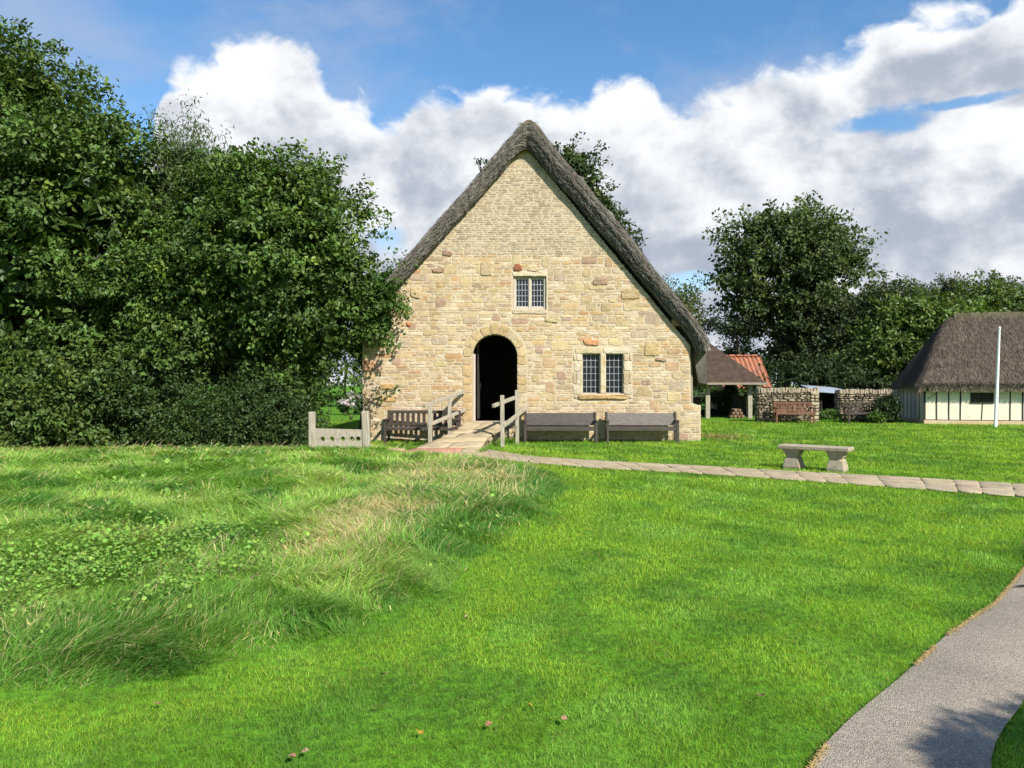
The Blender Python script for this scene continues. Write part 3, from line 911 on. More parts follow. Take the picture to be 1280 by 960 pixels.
# ------------------------------------------------------------------ benches
def slat_bench(name, label, x, y, rz, W, mat, H=.86, nsl=12, group=None, z=0, gap=.5):
    t = empty(name, (x, y, z), rz); tag(t, label, 'bench', group)
    D = .52
    part_box('seat', mat, t, *[((0, -D / 2 + .05 + k * .095, .43), (W - .12, .075, .025)) for k in range(5)],
             ((0, -D / 2 + .02, .395), (W - .14, .03, .07)))
    bx = [((0, D / 2 - .03, H - .04), (W - .1, .045, .085)), ((0, D / 2 - .03, .50), (W - .1, .04, .06))]
    for k in range(nsl):
        xx = -W / 2 + .12 + (W - .24) * k / (nsl - 1)
        bx.append(((xx, D / 2 - .03, (H + .42) / 2), ((W - .24) / nsl * (1 - gap), .02, H - .5), (0, 0, 0), .003))
    part_box('backrest', mat, t, *bx)
    for sx in (-1, 1):
        part_box('leg', mat, t, ((sx * (W / 2 - .035), -D / 2 + .04, .315), (.065, .065, .63)))
        part_box('leg', mat, t, ((sx * (W / 2 - .035), D / 2 - .03, H / 2), (.065, .065, H)))
        part_box('armrest', mat, t, ((sx * (W / 2 - .035), 0, .645), (.09, D + .06, .035)))
        part_box('side_rail', mat, t, ((sx * (W / 2 - .035), 0, .30), (.04, D - .08, .05)))
    return t


slat_bench('slatted_bench', 'dark wooden bench with upright back slats, left of the ramp against the house wall', P(527, 0, 20.55).x, 20.75, R(-4), 2.02, M['teak_dark'], H=.88, nsl=13, gap=.36)


def board_bench(label, x, y, rz, W, mat, mat_back):
    t = empty('settle_bench', (x, y, 0), rz); tag(t, label, 'bench', 'board-backed benches against the house'); D = .48; H = .84
    part_box('seat', mat, t, ((0, -.02, .42), (W - .13, D - .08, .035)), ((0, -D / 2 + .04, .375), (W - .13, .035, .075)))
    part_box('backrest', mat_back, t, ((0, D / 2 - .06, .635), (W - .13, .03, .34), (R(-8), 0, 0), .004))
    for sx in (-1, 1):
        part_box('leg', mat, t, ((sx * (W / 2 - .033), D / 2 - .05, H / 2), (.066, .085, H), (0, 0, 0), .015))
        part_box('leg', mat, t, ((sx * (W / 2 - .033), -D / 2 + .04, .29), (.066, .075, .58)))
        part_box('armrest', mat, t, ((sx * (W / 2 - .033), -.02, .605), (.075, D + .02, .04)))
    return t


board_bench('dark brown board-backed bench between the ramp and the window, nearer the doorway', P(700.5, 0, 20.9).x, 20.9, R(-1), 1.98, M['teak_mid'], M['teak_mid'])
board_bench('grey weathered board-backed bench at the right-hand corner of the house', P(802, 0, 20.9).x, 20.9, R(-1), 1.95, M['teak_mid'], M['teak_grey'])

# ------------------------------------------------------------------ stocks
YS = 17.7
sx0, sx1 = P(390, 0, YS).x, P(457.5, 0, YS).x
st = empty('village_stocks', ((sx0 + sx1) / 2, YS, 0)); tag(st, 'pale weathered wooden stocks with leg holes at the edge of the rough grass', 'stocks')
loc(part_box('post', M['oak_pale'], st, ((sx0, YS, .42), (.15, .13, 1.08), (0, 0, R(3)), .02, .006)))
loc(part_box('post', M['oak_pale'], st, ((sx1, YS, .45), (.17, .14, 1.06), (0, R(-2), R(-4)), .02, .006)))
bx0, bx1 = sx0 + .06, sx1 - .07
zt, zm, zb = kz(536.5, YS), kz(548.5, YS), kz(562, YS)
hx = [P(q, 0, YS).x for q in (404, 415.5, 429, 440.5, 448)]


def notch(zline, side, rr=.052):
    pts = [(bx0, zline)]
    for h in hx:
        for a in np.linspace(math.pi, 0, 9): pts.append((h + rr * math.cos(a), zline + side * rr * math.sin(a)))
    pts.append((bx1, zline)); return pts


bm = poly_extrude([notch(zm + .004, 1) + [(bx1, zt - .01), (bx0, zt + .02)]], YS - .035, YS + .035); loc(bm_obj('board', bm, M['oak_pale'], st))
bm = poly_extrude([notch(zm - .004, -1) + [(bx1, zb), (bx0, zb)]], YS - .035, YS + .035); loc(bm_obj('board', bm, M['oak_pale'], st))
# low kerb of stones at its foot
acc = Acc(); u = -.15
while u < 1.9:
    w = random.uniform(.2, .4)
    stone(acc, rect(u, 0, u + w - .02, random.uniform(.05, .10), .01), ((sx0, YS - .16, .02), (1, 0, 0), (0, 0, 1), (0, -1, 0)), .05, pcol() * .8)
    stone(acc, rect(u, 0, u + w - .02, .25, .02), ((sx0, YS - .16, .08), (1, 0, 0), (0, 1, 0), (0, 0, 1)), .03, pcol() * .8)
    u += w
tag(acc.build('stone_kerb', M['stone'], smooth=True), 'low row of flat stones in the grass at the foot of the wooden stocks', 'kerb')

# ------------------------------------------------------------------ stone slab bench
xb, yb = G(1019, 588)
sb = empty('stone_slab_bench', (xb, yb, 0), R(-37)); tag(sb, 'stone slab bench on two carved pedestals standing on the lawn beside the path', 'bench')
part_box('seat', M['bench_stone'], sb, ((0, 0, .42), (1.26, .42, .075), (0, 0, 0), .012, .004))


def pedestal(x):
    t = bmesh.new(); prof = [(.145, 0), (.15, .06), (.118, .21), (.095, .24), (.10, .25), (.12, .275), (.118, .30), (.14, .32), (.14, .345), (.155, .36), (.155, .3815)]
    rings = []
    for r_, z_ in prof:
        rings.append([t.verts.new((x + sx * r_, sy * (r_ + .035), z_)) for sx, sy in ((-1, -1), (1, -1), (1, 1), (-1, 1))])
    for a, b in zip(rings[:-1], rings[1:]):
        for k in range(4): t.faces.new((a[k], a[(k + 1) % 4], b[(k + 1) % 4], b[k]))
    t.faces.new(rings[0][::-1]); t.faces.new(rings[-1])
    bmesh.ops.bevel(t, geom=[e for e in t.edges if abs(e.verts[0].co.z - e.verts[1].co.z) > .001], offset=.012, segments=2, affect='EDGES')
    return bm_obj('pedestal', t, M['bench_stone'], sb)


pedestal(-.39); pedestal(.39)

# ------------------------------------------------------------------ drystone walls
DP = [(.30, .255, .185), (.36, .31, .22), (.24, .20, .15), (.42, .37, .27), (.19, .165, .13), (.33, .28, .2)]


def dry_wall(label, x0, x1, y, h, pier=False, grp=None):
    acc = Acc(); t = empty('drystone_wall', ((x0 + x1) / 2, y, 0)); tag(t, label, 'wall', 'drystone walls on the far side of the lawn')
    bm = bmesh.new(); box(bm, ((x0 + x1) / 2, y + .25, h / 2 - .07), (x1 - x0 - .02, .42, h - .02), bev=0)
    dk = lambda: np.array(random.choice(DP)) * random.uniform(.8, 1.15)
    fr = ((0, y, 0), (1, 0, 0), (0, 0, 1), (0, -1, 0))
    xe = x1 - (.36 if pier else 0)
    course_wall(acc, fr, 0, h - .12, lambda v: random.uniform(.06, .12), lambda a, b: [(x0, xe)], dk, wr=(.8, 3.4), gap=.018, prot=(.02, .08), split=.35, cjit=.018)
    if pier:
        v = 0
        while v < h - .05:
            hh = random.uniform(.1, .17); c = np.array((.46, .40, .28)) * random.uniform(.85, 1.1)
            if random.random() < .5: stone(acc, rect(xe, v, x1, v + hh - .015, .008), fr, .06, c)
            else:
                stone(acc, rect(xe, v, xe + .17, v + hh - .015, .008), fr, .06, c); stone(acc, rect(xe + .18, v, x1, v + hh - .015, .008), fr, .06, c * .95)
            v += hh
    # sides
    for xx, sgn in ((x0, -1), (x1, 1)):
        fs = ((xx, y if sgn > 0 else y + .46, 0), (0, sgn, 0), (0, 0, 1), (sgn, 0, 0))
        course_wall(acc, fs, 0, h - .1, lambda v: random.uniform(.08, .13), lambda a, b: [(0, .46)], dk, wr=(1, 3), gap=.02, prot=(.02, .04))
    loc(bm_obj('wall_core', bm, M['soil'], t))
    loc(acc.build('wall_stones', M['stone'], t))
    # rough coping set on edge
    bm = bmesh.new(); u = x0
    while u < x1 - .02:
        w = random.uniform(.06, .13)
        box(bm, (u + w / 2, y + .22, h - .06 + random.uniform(0, .05)), (w * .9, .46, random.uniform(.15, .24)), (random.uniform(-.1, .1), random.uniform(-.25, .25), random.uniform(-.1, .1)), .018, .012)
        u += w
    loc(bm_obj('coping', bm, M['bench_stone'], t))


YW = 32.0
WX = lambda px, Y=YW: (px - 640) / F * Y
dry_wall('rough drystone wall behind the reddish bench, ending in a squared pier', WX(948), WX(1023.5), YW, 1.36, True)
dry_wall('rough drystone wall behind the dark slatted bench, running up to the limewashed barn', WX(1053), WX(1128), YW + .3, 1.30)

slat_bench('garden_bench', 'reddish brown slatted bench in front of the drystone wall near the open shelter', WX(984), YW - .75, R(-6), 1.52, M['teak_red'], H=.86, nsl=14, gap=.35)
slat_bench('garden_bench', 'dark slatted bench in front of the drystone wall, close to the limewashed barn', WX(1071), YW - .65, R(-4), 1.42, M['teak_dark'], H=.86, nsl=13, gap=.38)

# ------------------------------------------------------------------ limewashed barn on the right
BX, BY, BR = WX(1155, 30.7), 30.7, R(-15)
barn = empty('limewashed_barn', (BX, BY, 0), BR); tag(barn, 'low cream timber framed barn with tall hipped brown thatch roof behind the white pole', 'barn')
BL, BD, BH = 10.0, 4.5, 1.38
part_box('wall', M['render'], barn, ((BL / 2, .1, BH / 2 + .08), (BL, .2, BH), (0, 0, 0), .003), ((.1, BD / 2, BH / 2 + .08), (.2, BD - .4, BH), (0, 0, 0), .003),
         ((BL / 2, BD - .1, BH / 2 + .08), (BL, .2, BH), (0, 0, 0), .003), ((BL - .1, BD / 2, BH / 2 + .08), (.2, BD - .4, BH), (0, 0, 0), .003))
part_box('plinth', M['plinth'], barn, ((BL / 2, .05, .07), (BL + .06, .3, .17), (0, 0, 0), .01, .004), ((.06, BD / 2, .07), (.3, BD - .5, .17), (0, 0, 0), .01))
bx = []
u = .45
while u < BL:
    if not (1.62 < u < 2.5): bx.append(((u, -.004, .74), (random.uniform(.035, .06), .016, 1.16), (0, random.uniform(-.012, .012), 0), .002, .003))
    u += .43 + random.uniform(-.02, .02)
bx += [((.02, -.006, .74), (.08, .02, 1.16), (0, 0, 0), .004), ((BL / 2, -.008, .17), (BL, .02, .035), (0, 0, 0), .002), ((BL / 2, -.010, 1.35), (BL, .03, .06), (0, 0, 0), .002)]
bx += [('beam', (.12, -.012, .98), (.52, -.012, 1.3), .03, .012, .002), ((2.06, -.004, .5), (.035, .016, .72), (0, R(3), 0), .002)]
for k in range(1, 6): bx.append(((-.005, .7 * k, .74), (.016, .05, 1.16), (0, 0, 0), .002))
part_box('stud', M['darkwood'], barn, *bx)
wn = part_box('window', M['darkwood'], barn, ((2.06, -.02, 1.23), (.80, .04, .05)), ((2.06, -.02, .86), (.80, .04, .04)), ((1.68, -.02, 1.04), (.05, .04, .37)), ((2.44, -.02, 1.04), (.05, .04, .37)),
              *[((1.68 + .76 * k / 6, -.02, 1.04), (.03, .025, .34), (0, 0, 0), .002) for k in range(1, 6)])
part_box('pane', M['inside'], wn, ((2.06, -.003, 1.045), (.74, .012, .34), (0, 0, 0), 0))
# thatch: hipped, thick, rounded hips. heights over plan
acc = Acc()
ex, ey = .26, .30
RZ, EZ = 4.22, 1.36
x0_, x1_, y0_, y1_ = -ex, BL + ex, -ey, BD + ey
nu, nv = 150, 70
us = np.linspace(x0_, x1_, nu); vs = np.linspace(y0_, y1_, nv); UX, VY = np.meshgrid(us, vs)


def roof_h(x, y):
    half = (y1_ - y0_) / 2
    a_ = np.minimum(y - y0_, y1_ - y) / half; b_ = np.minimum(x - x0_, x1_ - x) / (half * .66)
    f_ = -np.log(np.exp(-14 * np.clip(a_, 0, 2)) + np.exp(-14 * np.clip(b_, 0, 2)) - .0) / 14 + .05 * np.exp(-12 * np.minimum(a_, b_).clip(0, 1))
    f_ = np.clip(f_, 0, 1)
    g_ = np.clip(f_ / .985, 0, 1)
    return EZ + (RZ - EZ) * (g_ ** .96) + .22 * (1 - np.exp(-f_ * 30)) + .05 * np.sin(np.clip(f_, 0, 1) * math.pi)


HZ = roof_h(UX, VY)
HZ = HZ + .05 * (fbm(UX * 1.5, VY * 1.5, 4) - .5) + .05 * (fbm(UX * 7, VY * 3, 14) - .5)
V = np.stack([UX.ravel(), VY.ravel(), HZ.ravel()], 1)
i = np.arange(nu * nv).reshape(nv, nu); Q = np.stack([i[:-1, :-1].ravel(), i[:-1, 1:].ravel(), i[1:, 1:].ravel(), i[1:, :-1].ravel()], 1)
BC = (.125, .094, .070)
acc.add(V, Q, None, tcol(V, BC))
V2 = V.copy(); inn = 1 - .0; V2[:, 2] = np.minimum(V[:, 2] - .28, V[:, 2] - .02); edge = (V[:, 2] < 1e9)
V2[:, 2] = np.maximum(V[:, 2] - .30, EZ - .10)
acc.add(V2, Q, None, tcol(V, BC))
bd = np.concatenate([i[0, :], i[1:, -1], i[-1, -2::-1], i[-2:0:-1, 0]]); m_ = len(bd)
Vb = np.concatenate([V[bd], V2[bd]]); kk = np.arange(m_); k2 = (kk + 1) % m_
acc.add(Vb, np.stack([kk, k2, k2 + m_, kk + m_], 1), None, tcol(Vb, (.17, .145, .10)))
n = 90000
px_ = rng.uniform(x0_ + .02, x1_ - .02, n); py_ = y0_ + rng.random(n) * (y1_ - y0_) * .56
e_ = .02
gxx = (roof_h(px_ + e_, py_) - roof_h(px_ - e_, py_)) / (2 * e_); gyy = (roof_h(px_, py_ + e_) - roof_h(px_, py_ - e_)) / (2 * e_)
nr = np.column_stack([-gxx, -gyy, np.ones(n)]); nr /= np.linalg.norm(nr, axis=1, keepdims=True)
gl = np.hypot(gxx, gyy) + 1e-6
D = np.column_stack([-gxx / gl, -gyy / gl, -gl]); D /= np.linalg.norm(D, axis=1, keepdims=True)
Pn = np.column_stack([px_, py_, roof_h(px_, py_) + .0])
ok = gl > .3
straws(acc, Pn[ok], D[ok], nr[ok], .22, .0065, (.155, .120, .092), .65, .05)
n = 5000
px_ = rng.uniform(x0_, x1_, n); straws(acc, np.column_stack([px_, np.full(n, y0_ - .01), rng.uniform(EZ - .02, EZ + .2, n)]), np.tile([0, -.15, -1.], (n, 1)), np.tile([0., -1., 0], (n, 1)), .07, .008, (.19, .16, .11), .5)
rf = acc.build('roof', M['thatch'], barn)
acc = Acc()                                            # ridge cap
cx0, cx1 = x0_ + 1.92, x1_ - 1.92; yc = (y0_ + y1_) / 2
V = []
for x in np.linspace(cx0, cx1, 40):
    for a in np.linspace(-1, 1, 9): V.append((x, yc + a * .34, RZ + .27 + .10 * (1 - abs(a) ** 1.5) - .42 * abs(a) + .0))
grid_add(acc, np.array(V), 40, 9, (.13, .11, .07), .04)
acc.build('ridge_cap', M['thatch'], rf)

# white pole leaning in front of the barn
bm = bmesh.new(); a = P(1244, 529, 28.3); b = P(1249.3, 410, 28.3); a.z = -.1
pb = Acc(); tube(pb, [a, a.lerp(b, .5), b], [.058, .052, .04], 14, (1, 1, 1))
po = empty('white_pole', (a.x, a.y, 0)); tag(po, 'tall plain white pole standing in the grass in front of the limewashed barn', 'pole')
o_ = pb.build('shaft', M['white'], po, smooth=True); loc(o_)
bm = bmesh.new(); bmesh.ops.create_uvsphere(bm, u_segments=12, v_segments=8, radius=.05); bmesh.ops.translate(bm, verts=bm.verts, vec=b); loc(bm_obj('cap', bm, M['white'], po, True))

# ------------------------------------------------------------------ open shelter
YH = 35.7
sh = empty('open_shelter', (9.6, YH, 0)); tag(sh, 'open-sided timber shelter with a low brown hipped roof behind the house corner', 'shelter')
for (x, y) in ((WX(885, YH), YH + .1), (WX(938, YH), YH + .1), (6.9, YH + .1), (6.9, YH + 3.6), (9.1, YH + 3.6), (11.0, YH + 3.6)):
    loc(part_box('post', M['oak_pale'] if y < YH + 1 else M['darkwood'], sh, ('beam', (x, y, -.1), (x, y, 1.75), .20, .18, .012, .006)))
loc(part_box('tie_beam', M['oak'], sh, ((9.0, YH + .1, 1.80), (4.6, .16, .16)), ((9.0, YH + 3.6, 1.80), (4.6, .16, .16)), ((11.1, YH + 1.85, 1.80), (.16, 3.3, .16)), ((6.9, YH + 1.85, 1.80), (.16, 3.3, .16))))
loc(part_box('side_panel', M['darkwood'], sh, ((8.35, YH + .5, .5), (1.1, .06, .9))))
loc(part_box('side_panel', M['darkwood'], sh, ((11.0, YH + 1.6, .55), (.06, 2.4, 1.0))))
loc(part_box('sill_beam', M['darkwood'], sh, ((9.9, YH + 3.55, .16), (2.0, .1, .28))))
bm = bmesh.new()
EY0, EY1, EX0, EX1, ez, rz_ = YH - .45, YH + 4.1, 5.9, 11.75, 1.62, 3.75
rym = (EY0 + EY1) / 2
pts = [(EX0, EY0, ez), (EX1, EY0, ez), (EX1, EY1, ez), (EX0, EY1, ez), (EX0 + 1.9, rym, rz_), (EX1 - 2.3, rym, rz_)]
vt = [bm.verts.new(p) for p in pts]
for f_ in ((0, 1, 5, 4), (1, 2, 5), (2, 3, 4, 5), (3, 0, 4), (3, 2, 1, 0)): bm.faces.new([vt[k] for k in f_])
bmesh.ops.subdivide_edges(bm, edges=list(bm.edges), cuts=6, use_grid_fill=True)
bmesh.ops.triangulate(bm, faces=bm.faces)
me = bpy.data.meshes.new('roof'); bmesh.ops.recalc_face_normals(bm, faces=bm.faces); bm.to_mesh(me); bm.free()
at = me.color_attributes.new('col', 'FLOAT_COLOR', 'POINT')
for d_ in at.data: d_.color = (.080, .057, .042, 1)
rf2 = link('roof', me, M['thatch'], sh); loc(rf2)
loc(part_box('eave_board', M['oak'], rf2, ((8.8, EY0 + .01, ez - .005), (5.84, .05, .10)), ((EX1 - .01, rym, ez - .006), (.05, EY1 - EY0 - .06, .10))))
# pale rail in the first bay
loc(part_box('rail', M['oak_pale'], sh, ((8.5, YH + .2, 1.05), (1.0, .07, .12))))
# firewood stacked in the shelter
fw = empty('firewood_pile', (10.55, YH + .35, 0)); tag(fw, 'small heap of cut logs at the foot of the right-hand shelter post', 'firewood')
for k in range(9):
    lay = [(-.3, .08), (-.12, .08), (.06, .08), (.24, .08), (-.2, .23), (-.02, .23), (.15, .23), (-.1, .38), (.08, .37)][k]
    pb = Acc(); tube(pb, [(lay[0], -.2, lay[1]), (lay[0] + .01, -.19, lay[1]), (lay[0], .25, lay[1])], [.01, .08, .08], 9, (.26, .17, .11) if k % 2 else (.2, .12, .08)); pb.build('log', M['bark'], fw)

# ------------------------------------------------------------------ pantiled house and felt roofed shed behind the walls
ph = empty('pantiled_house', (12.7, 43, 0)); tag(ph, 'low building with a bright orange pantile roof seen over the drystone wall', 'house')
hx0, hx1, hy0, hy1, hez, hrz = 11.3, 13.95, 41.3, 45.0, 1.5, 3.15
bm = bmesh.new(); box(bm, ((hx0 + hx1) / 2, (hy0 + hy1) / 2, hez / 2), (hx1 - hx0 - .3, hy1 - hy0 - .5, hez + .2), bev=0); loc(bm_obj('wall', bm, M['brick'], ph))
acc = Acc(); nU, nV = 240, 22; V = []
for j in range(nV):
    t = j / (nV - 1)
    for i_ in range(nU):
        x = hx0 + (hx1 - hx0) * i_ / (nU - 1); w = .045 * math.sin(x * 2 * math.pi / .24)
        V.append((x, hy0 - .2 + (rym * 0 + (hy1 - hy0) / 2 + .2) * t, hez - .1 + (hrz - hez + .1) * t + w + .03 * ((t * 11) % 1)))
i = np.arange(nU * nV).reshape(nV, nU); Q = np.stack([i[:-1, :-1].ravel(), i[:-1, 1:].ravel(), i[1:, 1:].ravel(), i[1:, :-1].ravel()], 1)
acc.add(np.array(V), Q); V3 = np.array(V); V3[:, 1] = 2 * (hy0 + hy1) / 2 - V3[:, 1]; acc.add(V3, Q); loc(acc.build('roof', M['tile'], ph, smooth=True))
loc(part_box('ridge_tile', M['tile'], ph, *[((hx0 + .2 + k * .42, (hy0 + hy1) / 2, hrz + .03), (.40, .26, .14), (0, 0, 0), .05) for k in range(6)]))
bm = poly_extrude([[(hy0, hez - .3), (hy1, hez - .3), ((hy0 + hy1) / 2, hrz - .08)]], 0, .15)
bmesh.ops.rotate(bm, verts=bm.verts, cent=(0, 0, 0), matrix=Matrix.Rotation(R(90), 3, 'Z'))
bmesh.ops.translate(bm, verts=bm.verts, vec=(hx1 - .2, 0, 0)); o_ = bm_obj('gable', bm, M['brick'], ph); loc(o_)
ob = o_
sd = empty('shed', (14.8, 35.3, 0)); tag(sd, 'small dark shed with a blue-grey lean-to roof in the gap between the drystone walls', 'shed')
loc(part_box('roof', M['sheet'], sd, ((14.65, 35.6, 1.33), (1.75, 2.3, .06), (R(7), R(4), 0), .01)))
loc(part_box('wall', M['darkwood'], sd, ((14.65, 36.4, .6), (1.5, .1, 1.3)), ((13.95, 35.6, .6), (.1, 1.6, 1.2)), ((15.38, 35.6, .6), (.1, 1.6, 1.15)), ((15.1, 34.85, .55), (.5, .08, 1.15)), ((14.0, 34.85, .6), (.1, .1, 1.2))))


# ------------------------------------------------------------------ foliage
def unit(v): return v / (np.linalg.norm(v, axis=1, keepdims=True) + 1e-9)


def subblobs(blobs, n, fr=.34, seed=0, up=0.):
    r_ = np.random.default_rng(seed); out = list(blobs)
    for _ in range(n):
        b = blobs[r_.integers(len(blobs))]
        d = unit(r_.normal(size=(1, 3)) + np.array([[0, -.35, up]]))[0]
        s = fr * r_.uniform(.6, 1.25)
        out.append((b[0] + d[0] * b[3] * .92, b[1] + d[1] * b[4] * .92, b[2] + d[2] * b[5] * .92, b[3] * s, b[4] * s, b[5] * s))
    return out


def foliage(blobs, ncl, per, size, base, seed, zmin=.1, tw=.42, sprays=0, wleaf=.62, droop=.25, var=.3, yel=.15, lump=.3, backkeep=.3, flat=.95, bough=7, bs=.42, bottom=0):
    r_ = np.random.default_rng(seed)
    B = np.array(blobs, float)
    area = (B[:, 3] * B[:, 5]) ** 1.0; pr_ = area / area.sum()
    nb_ = max(4, ncl // bough)
    k = r_.choice(len(B), nb_, p=pr_)
    d = unit(r_.normal(size=(nb_, 3)))
    keep = (d[:, 1] < .35) | (r_.random(nb_) < backkeep); k = k[keep]; d = d[keep]
    lf = 1 + lump * (n3(d * 1.0 + k[:, None] * .7, 2.7, seed) - .5) * 2 + lump * .5 * (n3(d, 6.5, seed + 3) - .5) * 2
    t = (1 - .42 * r_.random(len(k)) ** 1.6) * lf
    c = B[k, :3] + d * B[k, 3:6] * t[:, None]
    # drop clusters buried deep inside another blob
    deep = np.zeros(len(k), bool)
    for b in B:
        q = ((c - b[:3]) / b[3:6]); deep |= (q ** 2).sum(1) < .40
    ok = (~deep | (r_.random(len(k)) < .12)) & (c[:, 2] > zmin) & ~((d[:, 2] < -.25) & (r_.random(len(k)) < bottom)); c = c[ok]; d = d[ok]
    m_b = r_.poisson(bough * 1.0, len(c)) + 1; jb = np.repeat(np.arange(len(c)), m_b); bsz = bs * r_.uniform(.6, 1.35, len(c))
    bcol = r_.uniform(1 - var * .5, 1 + var * .5, len(c))[jb]
    o3 = r_.normal(0, 1, (len(jb), 3)); o3[:, 2] *= .30; o3 = o3 + d[jb] * .35 * r_.normal(0, 1, (len(jb), 1)); o3[:, 2] -= .25 * (o3[:, 0] ** 2 + o3[:, 1] ** 2) ** .5
    c = c[jb] + o3 * bsz[jb][:, None] + np.array([0, 0, .1]) * bs; d = unit(d[jb] + .5 * o3); ok = c[:, 2] > zmin; c = c[ok]; d = d[ok]; bcol = bcol[ok]
    nc = len(c)
    clcol = bcol * (1 + r_.uniform(-var * .6, var * .6, nc)); yl = (r_.random(nc) < yel) * r_.uniform(.3, 1, nc)
    twd = unit(d * .9 + r_.normal(0, .45, (nc, 3)) + np.array([0, 0, .1])); ln = tw * r_.uniform(.5, 1.3, nc)
    if sprays:
        s = r_.choice(nc, min(nc, sprays), replace=False); s = s[(d[s, 2] > -.1)]
        c = np.concatenate([c] + [c[s] + twd[s] * tw * q + np.array([0, 0, .18 * q * tw]) for q in (.9, 1.5)]); d = np.concatenate([d] + [d[s]] * 2)
        up = unit(twd[s] * .6 + np.array([0, 0, .9]))
        twd = np.concatenate([twd, up, up]); ln = np.concatenate([ln, ln[s], ln[s] * .7]); clcol = np.concatenate([clcol] + [clcol[s] * 1.1] * 2); yl = np.concatenate([yl] + [yl[s]] * 2)
        nc = len(c)
    j = np.repeat(np.arange(nc), per); n = len(j)
    off = r_.normal(0, 1, (n, 3)) * np.array([1, 1, .55]) * tw * .33
    p = c[j] + twd[j] * (r_.random((n, 1)) * ln[j][:, None]) + off
    ok = p[:, 2] > zmin * .6; p = p[ok]; j = j[ok]; n = len(j)
    a = unit(twd[j] * .55 + r_.normal(0, .6, (n, 3)) + np.array([0, 0, -droop]))
    nr_ = unit(r_.normal(0, .55, (n, 3)) + np.array([0, 0, flat]) + d[j] * .55)
    b_2 = unit(np.cross(nr_, a)); sz = size * r_.uniform(.6, 1.3, (n, 1))
    nn = unit(np.cross(a, b_2))
    V = np.stack([p, p + a * sz * .45 + b_2 * sz * wleaf * .5 + nn * sz * .08, p + a * sz - nn * sz * .10, p + a * sz * .45 - b_2 * sz * wleaf * .5 + nn * sz * .08], 1).reshape(-1, 3)
    Q = np.arange(4 * n).reshape(n, 4)
    col = np.asarray(base)[None, :] * clcol[j][:, None] * (1 + r_.uniform(-.25, .25, (n, 1)))
    col = col * (1 + yl[j][:, None] * np.array([.75, .35, .1]))
    return V, Q, np.repeat(np.clip(col, .002, 1), 4, 0)


def tree(name, label, base, blobs, ncl, per, size, col, seed, trunk_h=None, tr=.25, cat='tree', mat='leaf', group=None, bark=(.10, .08, .06), limbs=7, core=0, csize=1.9, blobs0=None, **kw):
    t = empty(name, base); tag(t, label, cat, group)
    bb = np.array(base)
    V, Q, C = foliage(blobs, ncl, per, size, col, seed, **kw)
    if core:
        r2 = np.random.default_rng(seed + 500); BB = np.array(blobs0 if blobs0 is not None else blobs, float); ar = BB[:, 3] * BB[:, 5]
        nc = int(core * 2.2); k = r2.choice(len(BB), nc, p=ar / ar.sum()); d = unit(r2.normal(size=(nc, 3)))
        p = BB[k, :3] + d * BB[k, 3:6] * (.72 * r2.random((nc, 1)) ** .45); z0_ = kw.get('zmin', .1); p = p[p[:, 2] > z0_ + size]; nc = len(p)
        a = unit(r2.normal(size=(nc, 3))); b = unit(np.cross(a, r2.normal(size=(nc, 3)))); sz = size * csize * r2.uniform(.6, 1.3, (nc, 1))
        Vc = np.stack([p - a * sz, p + b * sz * .5, p + a * sz, p - b * sz * .5], 1).reshape(-1, 3)
        Cc = np.repeat(np.asarray(col)[None, :] * r2.uniform(.6, 1.1, (nc, 1)), 4, 0)
        V = np.concatenate([V, Vc]); Q = np.arange(len(V)).reshape(-1, 4); C = np.concatenate([C, Cc])
    o = mesh_np('crown', V - bb, Q, M[mat], t, C)
    B = np.array(blobs); cen = B[:, :3].mean(0); top = B[:, 2].max()
    acc = Acc(); r_ = random.Random(seed)
    th = trunk_h or (cen[2] + .3)
    pts = [(0, 0, -.2), (0, 0, .15)] + [((cen[0] - bb[0]) * .5 * q + r_.uniform(-.1, .1) * tr * 3, (cen[1] - bb[1]) * .5 * q, th * q) for q in (.3, .6, 1.0)]
    tube(acc, pts, [tr * 1.4, tr * 1.15, tr * .95, tr * .8, tr * .55], 10, bark)
    order = sorted(range(len(B)), key=lambda q: -B[q, 3])[:limbs]
    for q in order:
        f0 = r_.uniform(.45, .95); s0 = Vector(pts[2]).lerp(Vector(pts[4]), max(0, (f0 - .3) / .7))
        e0 = Vector(B[q, :3] - bb); m0 = s0.lerp(e0, .5) + Vector((r_.uniform(-.2, .2), r_.uniform(-.2, .2), .15 * (e0 - s0).length))
        tube(acc, [s0, m0, e0], [tr * .45, tr * .3, tr * .1], 7, bark)
        for _ in range(3):
            dd = Vector([r_.uniform(-1, 1), r_.uniform(-1, .4), r_.uniform(-.4, 1)]).normalized()
            e1 = e0 + Vector((dd.x * B[q, 3], dd.y * B[q, 4], dd.z * B[q, 5])) * .8
            tube(acc, [m0.lerp(e0, .6), e0.lerp(e1, .5), e1], [tr * .2, tr * .12, tr * .04], 5, bark)
    acc.build('trunk', M['bark'], t, smooth=True)
    return t


def bl(px, py, Y, rpx, rpy=None, ry=None):
    q = P(px, py, Y); k = Y / F; rpy = rpy or rpx
    return (q.x, q.y, q.z, rpx * k, (ry if ry else rpx * k), rpy * k)


GL = (.066, .118, .021)
